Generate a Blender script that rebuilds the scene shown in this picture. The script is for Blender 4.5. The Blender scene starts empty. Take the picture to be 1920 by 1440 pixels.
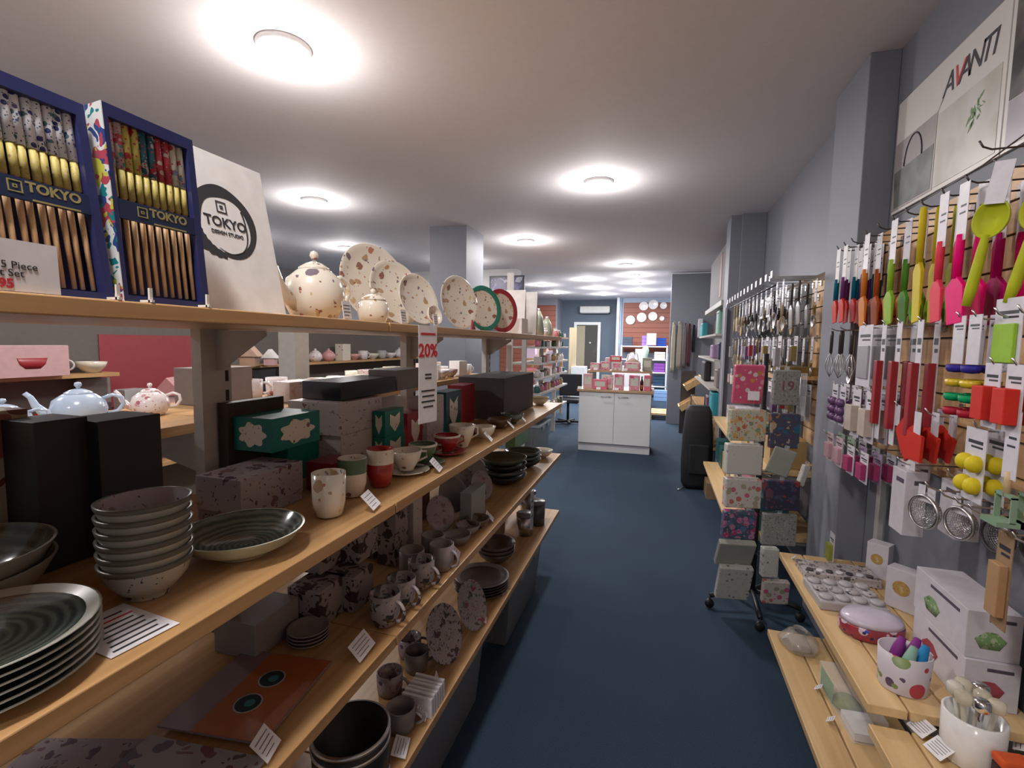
import bpy, bmesh, math, random
from mathutils import Matrix, Vector, Euler
random.seed(11)
C = bpy.context.scene.collection
PI = math.pi

# ---------------------------------------------------------------- camera
EYE = Vector((0.0, 0.0, 1.54))
FPX, YAW, PITCH, ROLL = 911.2, .29063, .085026, .015773
def cam_axes():
    f = Vector((-math.sin(YAW), math.cos(YAW), 0)); r = Vector((math.cos(YAW), math.sin(YAW), 0)); u = Vector((0, 0, 1))
    f2 = f*math.cos(PITCH) - u*math.sin(PITCH); u2 = u*math.cos(PITCH) + f*math.sin(PITCH)
    r3 = r*math.cos(ROLL) + u2*math.sin(ROLL); u3 = u2*math.cos(ROLL) - r*math.sin(ROLL)
    return r3, u3, f2
AX_R, AX_U, AX_F = cam_axes()
cd = bpy.data.cameras.new('camera'); cam = bpy.data.objects.new('camera', cd); C.objects.link(cam)
cd.sensor_width = 36.0; cd.lens = FPX/1920*36.0; cd.clip_start = .02; cd.clip_end = 100
mm = Matrix((AX_R, AX_U, -AX_F)).transposed().to_4x4(); mm.translation = EYE
cam.matrix_world = mm
bpy.context.scene.camera = cam

# ---------------------------------------------------------------- light level
sc = bpy.context.scene
sc.view_settings.view_transform = 'Standard'; sc.view_settings.look = 'None'
sc.view_settings.exposure = 0.0; sc.view_settings.gamma = 1.0; sc.view_settings.use_curve_mapping = False
w = bpy.data.worlds.new('world'); sc.world = w; w.use_nodes = True
w.node_tree.nodes['Background'].inputs[0].default_value = (.80, .76, .74, 1)
w.node_tree.nodes['Background'].inputs[1].default_value = WORLD_STRENGTH = .35
LAMP_W = 22.5

# ---------------------------------------------------------------- measuring helpers: where on a real surface a direction from the eye lands
def ray(px, py): return AX_R*((px-960)/FPX) - AX_U*((py-720)/FPX) + AX_F
def at_z(px, py, z): r = ray(px, py); return EYE + r*((z-EYE.z)/r.z)
def at_x(px, py, x): r = ray(px, py); return EYE + r*(x/r.x)
def at_y(px, py, y): r = ray(px, py); return EYE + r*(y/r.y)
def Yof(px, X, z=1.4):
    lo, hi = -.3, 60.0                                   # the Y at which (X, Y, z) stands at column px
    def col(y):
        d = Vector((X, y, z)) - EYE
        f = d.dot(AX_F)
        return 960 + FPX*d.dot(AX_R)/f if f > .01 else (-1e6 if X < 0 else 1e6)
    s = 1 if X < 0 else -1
    for _ in range(50):
        m = (lo+hi)/2
        if (col(m)-px)*s < 0: lo = m
        else: hi = m
    return (lo+hi)/2

# ---------------------------------------------------------------- materials
MATS = {}
def _base(name, rough=.6, metal=0.0):
    m = bpy.data.materials.new(name); m.use_nodes = True
    b = m.node_tree.nodes['Principled BSDF']
    b.inputs['Roughness'].default_value = rough; b.inputs['Metallic'].default_value = metal
    return m, m.node_tree, b
def M(name, col=(.5, .5, .5), rough=.6, metal=0.0, trans=0.0, emit=0.0, alpha=1.0, coat=0.0, noise=.06):
    if name in MATS: return MATS[name]
    m, t, b = _base(name, rough, metal)
    b.inputs['Base Color'].default_value = (*col, 1)
    if noise and not trans and not emit:
        n = t.nodes.new('ShaderNodeTexNoise'); n.inputs['Scale'].default_value = 35
        tc = t.nodes.new('ShaderNodeTexCoord'); t.links.new(tc.outputs['Object'], n.inputs['Vector'])
        mx = t.nodes.new('ShaderNodeMixRGB'); mx.inputs[1].default_value = (*[c*(1-noise*2) for c in col], 1)
        mx.inputs[2].default_value = (*[min(1, c*(1+noise*2)) for c in col], 1)
        t.links.new(n.outputs[0], mx.inputs[0]); t.links.new(mx.outputs[0], b.inputs['Base Color'])
    if trans:
        b.inputs['Transmission Weight'].default_value = trans; b.inputs['IOR'].default_value = 1.2
    if emit:
        b.inputs['Emission Color'].default_value = (*col, 1); b.inputs['Emission Strength'].default_value = emit
    if coat: b.inputs['Coat Weight'].default_value = coat; b.inputs['Coat Roughness'].default_value = .08
    b.inputs['Alpha'].default_value = alpha
    MATS[name] = m
    return m
def wood(name, c1, c2, axis='Y', scale=1.0, rough=.45):
    if name in MATS: return MATS[name]
    m, t, b = _base(name, rough)
    tc = t.nodes.new('ShaderNodeTexCoord'); mp = t.nodes.new('ShaderNodeMapping')
    s = [38*scale]*3; s['XYZ'.index(axis)] = 1.6*scale; mp.inputs['Scale'].default_value = s
    n = t.nodes.new('ShaderNodeTexNoise'); n.inputs['Scale'].default_value = 1.3; n.inputs['Detail'].default_value = 5
    n.inputs['Distortion'].default_value = .6
    r = t.nodes.new('ShaderNodeValToRGB'); r.color_ramp.elements[0].position = .32; r.color_ramp.elements[1].position = .7
    r.color_ramp.elements[0].color = (*c1, 1); r.color_ramp.elements[1].color = (*c2, 1)
    t.links.new(tc.outputs['Object'], mp.inputs[0]); t.links.new(mp.outputs[0], n.inputs['Vector'])
    t.links.new(n.outputs[0], r.inputs[0]); t.links.new(r.outputs[0], b.inputs['Base Color'])
    MATS[name] = m
    return m
def floral(name, base, cols, scale=30, size=.32, rough=.25, dens=.75, coat=0.0, warp=.0):
    """blossoms, leaves or specks scattered over a base colour"""
    if name in MATS: return MATS[name]
    m, t, b = _base(name, rough)
    tc = t.nodes.new('ShaderNodeTexCoord')
    vec = tc.outputs['Object']
    if warp:
        nz = t.nodes.new('ShaderNodeTexNoise'); nz.inputs['Scale'].default_value = scale*1.3
        t.links.new(vec, nz.inputs['Vector'])
        ad = t.nodes.new('ShaderNodeVectorMath'); ad.operation = 'MULTIPLY_ADD'
        t.links.new(nz.outputs['Color'], ad.inputs[0]); ad.inputs[1].default_value = [warp/scale*3]*3; t.links.new(vec, ad.inputs[2])
        vec = ad.outputs[0]
    cur = None
    for k, (sc_, sz) in enumerate(((scale, size), (scale*2.6, size*.8))):
        v = t.nodes.new('ShaderNodeTexVoronoi'); v.inputs['Scale'].default_value = sc_
        t.links.new(vec, v.inputs['Vector'])
        lt = t.nodes.new('ShaderNodeMath'); lt.operation = 'LESS_THAN'; lt.inputs[1].default_value = sz
        t.links.new(v.outputs['Distance'], lt.inputs[0])
        sp = t.nodes.new('ShaderNodeSeparateColor'); t.links.new(v.outputs['Color'], sp.inputs[0])
        l2 = t.nodes.new('ShaderNodeMath'); l2.operation = 'LESS_THAN'; l2.inputs[1].default_value = dens
        t.links.new(sp.outputs[1], l2.inputs[0])
        mu = t.nodes.new('ShaderNodeMath'); mu.operation = 'MULTIPLY'
        t.links.new(lt.outputs[0], mu.inputs[0]); t.links.new(l2.outputs[0], mu.inputs[1])
        r = t.nodes.new('ShaderNodeValToRGB'); r.color_ramp.interpolation = 'CONSTANT'
        while len(r.color_ramp.elements) < len(cols): r.color_ramp.elements.new(.5)
        for i, c in enumerate(cols):
            r.color_ramp.elements[i].position = i/len(cols); r.color_ramp.elements[i].color = (*c, 1)
        t.links.new(sp.outputs[0], r.inputs[0])
        mx = t.nodes.new('ShaderNodeMixRGB'); t.links.new(mu.outputs[0], mx.inputs[0])
        if cur is None: mx.inputs[1].default_value = (*base, 1)
        else: t.links.new(cur, mx.inputs[1])
        t.links.new(r.outputs[0], mx.inputs[2]); cur = mx.outputs[0]
    t.links.new(cur, b.inputs['Base Color'])
    if coat: b.inputs['Coat Weight'].default_value = coat; b.inputs['Coat Roughness'].default_value = .06
    MATS[name] = m
    return m
def glaze(name, c1, c2, scale=9, rough=.12, bands=True):
    if name in MATS: return MATS[name]
    m, t, b = _base(name, rough)
    tc = t.nodes.new('ShaderNodeTexCoord')
    n = t.nodes.new('ShaderNodeTexWave' if bands else 'ShaderNodeTexNoise')
    n.inputs['Scale'].default_value = scale
    if bands:
        n.wave_type = 'RINGS'; n.rings_direction = 'Z'; n.inputs['Distortion'].default_value = 3.0; n.inputs['Detail'].default_value = 3
    t.links.new(tc.outputs['Object'], n.inputs['Vector'])
    r = t.nodes.new('ShaderNodeValToRGB'); r.color_ramp.elements[0].color = (*c1, 1); r.color_ramp.elements[1].color = (*c2, 1)
    t.links.new(n.outputs['Color'], r.inputs[0]); t.links.new(r.outputs[0], b.inputs['Base Color'])
    b.inputs['Coat Weight'].default_value = .6; b.inputs['Coat Roughness'].default_value = .05
    MATS[name] = m
    return m

# ---------------------------------------------------------------- mesh builder
I4 = Matrix.Identity(4)
def T(x, y, z): return Matrix.Translation((x, y, z))
def R(a, ax='Z'): return Matrix.Rotation(a, 4, ax)
class MB:
    def __init__(s): s.v = []; s.f = []; s.m = []; s.sm = []
    def add(s, vs, fs, mi=0, X=I4, sm=False):
        n = len(s.v); s.v += [X @ Vector(v) for v in vs]
        for f in fs: s.f.append([i+n for i in f]); s.m.append(mi); s.sm.append(sm)
        return s
    def box(s, x0, x1, y0, y1, z0, z1, mi=0, X=I4):
        return s.add([(x0,y0,z0),(x1,y0,z0),(x1,y1,z0),(x0,y1,z0),(x0,y0,z1),(x1,y0,z1),(x1,y1,z1),(x0,y1,z1)],
                     [(3,2,1,0),(4,5,6,7),(0,1,5,4),(1,2,6,5),(2,3,7,6),(3,0,4,7)], mi, X)
    def cbox(s, w, d, h, mi=0, X=I4): return s.box(-w/2, w/2, -d/2, d/2, 0, h, mi, X)
    def lathe(s, prof, seg=28, mi=0, X=I4, sm=True, sx=1.0, sy=1.0, cap=True):
        vs = []; fs = []
        for r, z in prof:
            for k in range(seg):
                a = 2*PI*k/seg; vs.append((r*math.cos(a)*sx, r*math.sin(a)*sy, z))
        for i in range(len(prof)-1):
            for k in range(seg):
                k2 = (k+1) % seg; fs.append((i*seg+k, i*seg+k2, (i+1)*seg+k2, (i+1)*seg+k))
        if cap and prof[0][0] > 1e-6: fs.append(tuple(range(seg))[::-1])
        if cap and prof[-1][0] > 1e-6: fs.append(tuple((len(prof)-1)*seg+k for k in range(seg)))
        return s.add(vs, fs, mi, X, sm)
    def cyl(s, r, h, seg=20, mi=0, X=I4, sm=True):
        n = len(s.f); s.lathe([(r, 0), (r, h)], seg, mi, X, sm); s.sm[-1] = s.sm[-2] = False
        return s
    def tube(s, pts, r, seg=8, mi=0, X=I4, taper=None, closed=False):
        pts = [Vector(p) for p in pts]; vs = []; fs = []; n = len(pts)
        up = Vector((0, 0, 1)); prev = None
        for i, p in enumerate(pts):
            d = (pts[(i+1) % n]-pts[i-1]) if closed else (pts[min(i+1, n-1)]-pts[max(i-1, 0)])
            d.normalize()
            a = prev if prev else (up if abs(d.z) < .9 else Vector((1, 0, 0)))
            a = (a - d*a.dot(d)); a.normalize(); prev = a; b = d.cross(a)
            rr = r if taper is None else r*taper[i]
            for k in range(seg):
                t_ = 2*PI*k/seg; vs.append(p + (a*math.cos(t_)+b*math.sin(t_))*rr)
        for i in range(n if closed else n-1):
            j = (i+1) % n
            for k in range(seg):
                k2 = (k+1) % seg; fs.append((i*seg+k, i*seg+k2, j*seg+k2, j*seg+k))
        if not closed: fs.append(tuple(range(seg))[::-1]); fs.append(tuple((n-1)*seg+k for k in range(seg)))
        return s.add(vs, fs, mi, X, True)
    def prism(s, poly, z0, z1, mi=0, X=I4, mt=None):
        n = len(poly)
        if mt is None:
            return s.add([(x, y, z0) for x, y in poly]+[(x, y, z1) for x, y in poly],
                  [tuple(range(n))[::-1], tuple(range(n, 2*n))]+[(i, (i+1) % n, (i+1) % n+n, i+n) for i in range(n)], mi, X)
        s.add([(x, y, z0) for x, y in poly]+[(x, y, z1) for x, y in poly],
              [tuple(range(n))[::-1]]+[(i, (i+1) % n, (i+1) % n+n, i+n) for i in range(n)], mi, X)
        return s.add([(x, y, z1) for x, y in poly], [tuple(range(n))], mi if mt is None else mt, X)
    def ball(s, r, mi=0, X=I4, seg=16, sz=1.0):
        return s.lathe([(max(1e-7, r*math.sin(PI*i/8)), -r*sz*math.cos(PI*i/8)) for i in range(9)], seg, mi, X)
    def mesh(s, name):
        me = bpy.data.meshes.new(name); me.from_pydata([tuple(v) for v in s.v], [], s.f)
        for p, mi, sm in zip(me.polygons, s.m, s.sm): p.material_index = mi; p.use_smooth = sm
        return me
    def build(s, name, mats, parent=None, loc=None, bevel=0):
        me = s.mesh(name)
        for m in (mats if isinstance(mats, (list, tuple)) else [mats]): me.materials.append(m)
        me.validate()
        if any(len(p.vertices) > 2 for p in me.polygons):
            bm = bmesh.new(); bm.from_mesh(me); bmesh.ops.recalc_face_normals(bm, faces=bm.faces); bm.to_mesh(me); bm.free()
        o = bpy.data.objects.new(name, me); C.objects.link(o)
        if parent: o.parent = parent
        if loc is not None: o.location = loc
        if bevel:
            b = o.modifiers.new('edge', 'BEVEL'); b.width = bevel; b.segments = 2; b.limit_method = 'ANGLE'
        return o
def arc(r, a0, a1, n, cx=0, cy=0): return [(cx+r*math.cos(a0+(a1-a0)*i/n), cy+r*math.sin(a0+(a1-a0)*i/n)) for i in range(n+1)]

GROUPS = {}
def tag(o, label=None, cat=None, group=None, kind=None):
    if label: o['label'] = label
    if cat: o['category'] = cat
    if group: o['group'] = group
    if kind: o['kind'] = kind
    return o
def thing(name, label, cat, loc=(0, 0, 0), rz=0, group=None, rot=None, scale=None):
    o = bpy.data.objects.new(name, None); C.objects.link(o); o.empty_display_size = .05
    o.location = loc; o.rotation_euler = rot if rot else (0, 0, rz)
    if scale: o.scale = (scale,)*3 if not isinstance(scale, tuple) else scale
    return tag(o, label, cat, group)
def dup(root, label, loc, rz=None, group=None, rot=None, scale=None, swap=None):
    """a copy of a finished thing with copies of its parts and their sub-parts"""
    def cp(o, par):
        c = o.copy(); C.objects.link(c)
        if par: c.parent = par
        if swap and c.type == 'MESH':
            c.data = c.data.copy() if any(s.material in swap for s in c.material_slots) else c.data
            for i, s_ in enumerate(c.data.materials):
                if s_ in swap: c.data.materials[i] = swap[s_]
        for ch in o.children: cp(ch, c)
        return c
    r = cp(root, None); r.location = loc
    if rot: r.rotation_euler = rot
    elif rz is not None: r.rotation_euler = (0, 0, rz)
    if scale: r.scale = (scale,)*3 if not isinstance(scale, tuple) else scale
    r['label'] = label
    if group: r['group'] = group
    return r
def structure(name, mb, mats, bevel=0):
    o = mb.build(name, mats, bevel=bevel); o['kind'] = 'structure'; return o
TXT = {}
def text_mb(body, size, depth=.0006, align='CENTER', bold=0.0, shear=0.0, sx=1.0):
    key = (body, size, depth, align, bold, shear)
    if key not in TXT:
        cu = bpy.data.curves.new('t', 'FONT'); cu.body = body; cu.size = size; cu.extrude = depth; cu.align_x = align
        cu.align_y = 'CENTER'; cu.offset = bold; cu.shear = shear; cu.resolution_u = 3
        o = bpy.data.objects.new('t', cu); me = bpy.data.meshes.new_from_object(o)
        TXT[key] = ([v.co.copy() for v in me.vertices], [tuple(p.vertices) for p in me.polygons])
        bpy.data.objects.remove(o); bpy.data.curves.remove(cu); bpy.data.meshes.remove(me)
    return TXT[key]
def put_text(mb, body, size, X, mi=0, **k):
    v, f = text_mb(body, size, **k); return mb.add(v, f, mi, X)
def nth(n):
    a = 'zeroth first second third fourth fifth sixth seventh eighth ninth tenth eleventh twelfth thirteenth fourteenth fifteenth sixteenth seventeenth eighteenth nineteenth'.split()
    if n < 20: return a[n]
    t_ = ['twenty', 'thirty', 'forty', 'fifty'][n//10-2]
    return t_[:-1]+'ieth' if n % 10 == 0 else t_+'-'+a[n % 10]

# ---------------------------------------------------------------- materials used by many things
pine = wood('pine shelf', (.42, .235, .095), (.60, .37, .18), 'Y', .7, .35)
pine_x = wood('pine slat', (.55, .33, .16), (.74, .49, .27), 'Y', .5, .5)
pine_plank = wood('pine plank', (.56, .37, .17), (.76, .55, .29), 'Y', .35, .5)
greymetal = M('grey powder coat', (.46, .45, .44), .45, .0)
chrome = M('chrome', (.75, .75, .78), .18, 1.0, noise=0)
steel = M('brushed steel', (.55, .55, .56), .3, 1.0)
black = M('matt black', (.015, .015, .018), .45)
blackgloss = M('black gloss', (.02, .02, .025), .15)
white = M('white card', (.72, .70, .72), .5)
whitegloss = M('white gloss', (.78, .77, .76), .15)
cream = M('cream ceramic', (.74, .68, .56), .2, coat=.4)
ink = M('black print', (.03, .03, .04), .5, noise=0)
redink = M('red print', (.55, .03, .05), .5, noise=0)
clear = M('clear plastic', (.9, .92, .95), .05, alpha=.22, noise=0)
WALLC = (.20, .212, .25)

# ---------------------------------------------------------------- room
def carpet():
    m, t, b = _base('blue carpet', .95)
    tc = t.nodes.new('ShaderNodeTexCoord')
    n1 = t.nodes.new('ShaderNodeTexNoise'); n1.inputs['Scale'].default_value = 260; n1.inputs['Detail'].default_value = 3
    n2 = t.nodes.new('ShaderNodeTexNoise'); n2.inputs['Scale'].default_value = 2.2
    r = t.nodes.new('ShaderNodeValToRGB'); r.color_ramp.elements[0].position = .3; r.color_ramp.elements[1].position = .75
    r.color_ramp.elements[0].color = (.012, .028, .054, 1); r.color_ramp.elements[1].color = (.030, .068, .122, 1)
    mx = t.nodes.new('ShaderNodeMixRGB'); mx.blend_type = 'MULTIPLY'; mx.inputs[0].default_value = .25
    t.links.new(tc.outputs['Object'], n1.inputs['Vector']); t.links.new(tc.outputs['Object'], n2.inputs['Vector'])
    t.links.new(n1.outputs[0], r.inputs[0]); t.links.new(r.outputs[0], mx.inputs[1]); t.links.new(n2.outputs[0], mx.inputs[2])
    t.links.new(mx.outputs[0], b.inputs['Base Color'])
    bp = t.nodes.new('ShaderNodeBump'); bp.inputs['Strength'].default_value = .3; bp.inputs['Distance'].default_value = .004
    t.links.new(n1.outputs[0], bp.inputs['Height']); t.links.new(bp.outputs[0], b.inputs['Normal'])
    return m
CEIL = 2.9
wallm = M('blue grey wall paint', WALLC, .6, noise=.03)
walldark = M('slate blue wall paint', (.085, .115, .16), .6)
walldim = M('warm grey wall paint', (.30, .28, .28), .7)
ceilm = M('ceiling paint', (.78, .755, .77), .8, noise=.02)
ceilfar = M('white ceiling paint', (.74, .74, .78), .8, noise=.02)
structure('floor', MB().box(-7.2, 1.6, -3.0, 16.2, -.1, 0), carpet())
structure('ceiling', MB().box(-7.2, 1.6, -3.0, 9.42, CEIL, CEIL+.35), ceilm)
structure('ceiling_rear', MB().box(-7.2, 1.6, 9.42, 16.2, CEIL+.04, CEIL+.35), ceilfar)
structure('wall_right', MB().box(1.01, 1.2, -3.0, 9.95, 0, CEIL), wallm)
structure('wall_pillar', MB().box(.885, 1.01, 2.735, 3.18, 0, CEIL), wallm, .004)
structure('wall_pilaster', MB().box(.68, 1.01, 5.66, 5.98, 0, CEIL).box(.78, 1.01, 5.60, 5.66, 0, CEIL), wallm, .004)
structure('wall_return', MB().box(.2, 1.2, 9.95, 10.15, 0, CEIL), wallm)
structure('wall_rear', MB().box(-3.05, -1.12, 15.85, 16.0, 0, CEIL+.04), walldark)
structure('wall_rear_right', MB().box(-1.12, 1.4, 15.3, 16.0, 0, CEIL+.04).box(-1.24, -1.12, 15.2, 16.0, 0, CEIL+.04), M('pale blue column paint', (.36, .44, .56), .6))
structure('wall_rear_left', MB().box(-7.2, -3.05, 15.0, 16.0, 0, CEIL+.04), wallm)
structure('wall_side_room', MB().box(1.2, 1.4, 10.15, 15.3, 0, CEIL+.04), wallm)
structure('wall_left', MB().box(-7.2, -7.0, -3.0, 15.0, 0, CEIL), walldim)
structure('wall_column', MB().box(-2.67, -2.2, 5.4, 5.98, 0, CEIL), wallm, .004)
structure('ceiling_beam', MB().box(-6.99, -2.55, 8.75, 9.0, 2.33, CEIL-.001), M('beam paint', (.5, .49, .5), .7))
structure('trim_rear_column', MB().box(-1.25, -1.17, 15.12, 15.2, 0, CEIL+.04), M('white trim', (.62, .68, .8), .5))

# ---------------------------------------------------------------- ceiling lamps
lens = M('lit diffuser', (1.0, .97, .95), .4, emit=9.0)
rim_m = M('lamp rim', (.7, .7, .7), .4)
LAMPS = [(-1.73, 1.98, 'round ceiling downlight above the gift box display, its bright disc nearest the aisle end', .11),
         (-3.28, 4.12, 'round ceiling downlight over the neighbouring aisle behind the white brush-circle sign', .11),
         (-4.45, 6.26, 'small round ceiling downlight low above the big floral plates', .11),
         (-.534, 4.235, 'round ceiling downlight above the carpeted aisle between column and pillar', .11),
         (-1.75, 6.39, 'round ceiling downlight just beside the square ceiling column', .11),
         (-.59, 8.6, 'round ceiling downlight just before the bulkhead above the white island', .11),
         (-1.54, 10.74, 'rear ceiling downlight, first of the middle row past the bulkhead', .1),
         (-.515, 10.23, 'rear ceiling downlight, first of the row above the island past the bulkhead', .1),
         (-1.54, 12.45, 'rear ceiling downlight, second of the middle row past the bulkhead', .1),
         (-1.53, 13.97, 'rear ceiling downlight, third of the middle row, close to the air conditioner', .1),
         (-.525, 11.5, 'rear ceiling downlight, second of the row above the island past the bulkhead', .1),
         (-.54, 13.1, 'rear ceiling downlight, third of the row above the island past the bulkhead', .1),
         (-2.76, 13.36, 'rear ceiling downlight, deeper one of the two beside the white shelf post', .1),
         (-2.75, 11.57, 'rear ceiling downlight, nearer one of the two beside the white shelf post', .1)]
LD = bpy.data.lights.new('downlight', 'AREA'); LD.shape = 'DISK'; LD.size = .2; LD.energy = LAMP_W; LD.color = (1.0, .95, .93)
LF = LD.copy(); LF.energy = LAMP_W*1.5; LF.color = (.95, .97, 1.0)
def lamp(x, y, label, r, lit=True):
    z = CEIL if y < 9.4 else CEIL+.04
    t = thing('ceiling_downlight', label, 'ceiling light', (x, y, z), group='round ceiling downlights')
    MB().lathe([(r+.012, 0), (r+.012, -.012), (r, -.03), (r-.012, -.03), (r-.012, 0)], 32, cap=False).build('rim', rim_m, t)
    MB().lathe([(r-.012, -.004), (r-.013, -.026), (r*.5, -.034), (1e-6, -.036)], 32).build('diffuser', lens, t)
    shine(x, y, z)
def shine(x, y, z):
    l = bpy.data.objects.new('downlight_light', LD if y < 9.4 else LF); C.objects.link(l); l.location = (x, y, z-.05)
    l = bpy.data.objects.new('ceiling_fill', LP); C.objects.link(l); l.location = (x, y, z-.17)
LP = bpy.data.lights.new('ceiling_fill', 'POINT'); LP.shadow_soft_size = .08; LP.energy = LAMP_W*.68; LP.color = (1.0, .95, .93)  # extra unseen point light under every lamp, added to brighten the ceiling
for a in LAMPS: lamp(*a)
# lamps of the same grid that hang over the rest of the shop, behind and beside the photographer
for k, (x, y) in enumerate(((-.53, .05), (-.45, -2.3), (-3.3, .4), (-5.3, 2.2), (-5.4, 5.0), (-3.2, 7.7), (-4.8, 10.5), (.6, 13.0))):
    shine(x, y, CEIL)

# ---------------------------------------------------------------- shelving at the aisle
def bracket(mb, y, z, L, X0, s=1, mi=0):
    P = [(0, 0), (L*s, 0), (L*s, -.012), (.02*s, -.10), (0, -.10)]
    mb.add([(X0+x, y-.002, z+q) for x, q in P]+[(X0+x, y+.002, z+q) for x, q in P],
           [tuple(range(5)), tuple(range(5, 10))[::-1]]+[(i, (i+1) % 5, (i+1) % 5+5, i+5) for i in range(5)], mi)
slotm = M('slot dark', (.03, .03, .03), .8)
def upright(mb, x, y, z0, z1, w=.085, d=.03):
    mb.box(x-d/2, x+d/2, y-w/2, y+w/2, z0, z1, 0)
    n = int((z1-z0)/.05)
    for i in range(n):
        z = z0+.03+i*.05
        mb.box(x+d/2, x+d/2+.0006, y+w*.28, y+w*.40, z, z+.028, 1)
ZT, Z2, Z3, Z4 = 1.583, 1.142, .797, .405
XF, XT, XS = -.605, -.62, -1.10
g = thing('shelving_gondola', 'long grey metal gondola with pine shelves full of crockery beside the aisle', 'shelving', (0, 0, 0))
JO = [-1.0, .04, 1.04, 2.07, 3.2]
for i in range(4):
    y0, y1 = JO[i]+.002, JO[i+1]-.002
    MB().box(XS-.02, XT, y0, y1, ZT-.022, ZT).build('shelf', pine, g, bevel=.002)
    MB().box(XS-.02, XF, y0, y1, Z2-.028, Z2).build('shelf', pine, g, bevel=.002)
    MB().box(XS-.02, XF, y0, y1, Z3-.028, Z3).build('shelf', pine, g, bevel=.002)
    MB().box(XS-.02, XF, y0, y1, Z4-.028, Z4).build('shelf', pine, g, bevel=.002)
    MB().box(-1.56, XS-.04, y0, y1, 1.32-.025, 1.32).build('rear_shelf', pine, g)
for y in (-.05, .95, 1.95, 2.98):
    mb = MB(); upright(mb, XS+.03, y, 0, ZT-.022); mb.build('upright', [greymetal, slotm], g)
    for z, L, x, s in ((ZT-.024, .16, XS+.04, 1), (Z2-.03, .44, XS+.04, 1), (Z3-.03, .44, XS+.04, 1), (Z4-.03, .44, XS+.04, 1), (1.293, .38, XS, -1)):
        mb = MB(); bracket(mb, y, z, L, x, s); mb.build('bracket', greymetal, g)
tag(MB().box(-1.02, -.98, 3.255, 3.285, 0, 2.02).build('display_post', M('white post', (.6, .6, .6), .4)), 'slim white post rising above the end of the crockery gondola', 'post')

# ---------------------------------------------------------------- crockery and packaging builders
flo_cream = floral('cream floral ceramic', (.76, .71, .62), [(.30, .13, .10), (.45, .30, .18), (.20, .16, .20), (.52, .20, .16), (.60, .45, .25)], 24, .30, .18, .62, coat=.5, warp=.25)
flo_small = floral('cream sprig ceramic', (.76, .70, .60), [(.25, .12, .10), (.50, .22, .18), (.35, .30, .25)], 34, .22, .18, .5, coat=.4)
teal = M('teal glaze', (.01, .16, .13), .25, coat=.4); red = M('red glaze', (.35, .02, .02), .22, coat=.5)
green = M('green glaze', (.10, .17, .09), .25, coat=.4)
navy = M('navy card', (.02, .025, .10), .35)
leafbox = floral('black leaf print card', (.30, .25, .25), [(.03, .02, .02), (.05, .03, .03)], 16, .40, .4, .8, warp=.6)
flobox = floral('floral print card', (.52, .46, .46), [(.20, .10, .12), (.30, .2, .2), (.45, .28, .28)], 24, .30, .35, .5, warp=.5)
purplebox = floral('mauve print card', (.30, .25, .27), [(.10, .05, .08), (.16, .08, .09), (.20, .12, .10)], 30, .32, .2, .6, warp=.4)
tealbox = floral('teal card', (.0, .17, .14), [(.0, .13, .11)], 12, .1, .35, .2)
redbox = M('red card', (.30, .02, .03), .4); bluebox = M('petrol card', (.0, .07, .10), .35)
def mug(name, label, cat, loc, mats, r=.038, h=.095, ha=None, group=None, taper=.9, scale=None):
    t = thing(name, label, cat, loc, 0, group, scale=scale)
    MB().lathe([(r*taper*.8, .001), (r*taper, .004), (r*.97, h*.35), (r, h), (r-.004, h), (r-.006, h*.4), (r*taper-.008, .008), (1e-6, .007)], 28).build('body', mats[0], t)
    if len(mats) > 1:
        MB().lathe([(r*.985+.0006, h*.62), (r+.0008, h*.995)], 28, cap=False).build('band', mats[1], t)
    if ha is not None:
        pts = [(r-.002+.028*math.sin(a), 0, h*.52+h*.30*math.cos(a)) for a in [PI*k/8 for k in range(9)]]
        MB().tube(pts, .0045, 8, X=R(ha)).build('handle', mats[0], t)
    return t
def bowl_prof(r, h, f=.42, th=.004):
    P = [(r*f, 0), (r*f, .006), (r*.62, h*.22), (r*.86, h*.55), (r, h), (r-th, h), (r*.84-th, h*.58), (r*.58, h*.26+.002), (1e-6, .012)]
    return P
def bowl(name, label, loc, mat, r=.06, h=.06, group=None, band=None, cat='bowl', f=.42, rot=None):
    t = thing(name, label, cat, loc, group=group, rot=rot)
    MB().lathe(bowl_prof(r, h, f), 36).build('body', mat, t)
    if band: MB().lathe([(r*1.003, h*.90), (r*1.006, h*1.005), (r-.006, h*1.004)], 36, cap=False).build('rim', band, t)
    return t
def plate_prof(r, h=.02): return [(r*.55, 0), (r*.58, .002), (r*.9, h*.7), (r, h), (r-.003, h+.001), (r*.86, h*.72), (r*.6, .005), (1e-6, .0045)]
def plate(name, label, loc, mat, r=.13, h=.02, rot=None, group=None, rim=None, face=None):
    t = thing(name, label, 'plate', loc, group=group, rot=rot)
    MB().lathe(plate_prof(r, h), 44).build('body', mat, t)
    if rim: MB().lathe([(r*.80, h*.62+.001), (r*.99, h*1.03+.0012), (r*1.004, h*.98)], 44, cap=False).build('rim_band', rim, t)
    return t
def card_label(label, loc, rz=0, w=.05, h=.033, tilt=.9, lines=3, stripe=None, group=None, name='price_card'):
    """a small white ticket leaning back on its own folded foot"""
    t = MB().box(-.0006, .0006, -w/2, w/2, 0, h)
    for i in range(lines):
        z = h*(.78-.58*i/max(1, lines-1)); l_ = w*(.36 if i % 2 else .40)
        t.box(.0006, .0009, -l_, l_*(.6 if i == lines-1 else 1), z-.0007, z+.0007, 1)
    loc = (loc[0], loc[1], loc[2]+.0105*math.sin(tilt)+.0004)
    t.box(-.010, .0, -w*.2, w*.2, 0, .0008)
    o = t.build(name, [white, stripe or ink]); o.location = loc; o.rotation_euler = (0, -tilt, rz)
    return tag(o, label, 'price card', group)
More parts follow.
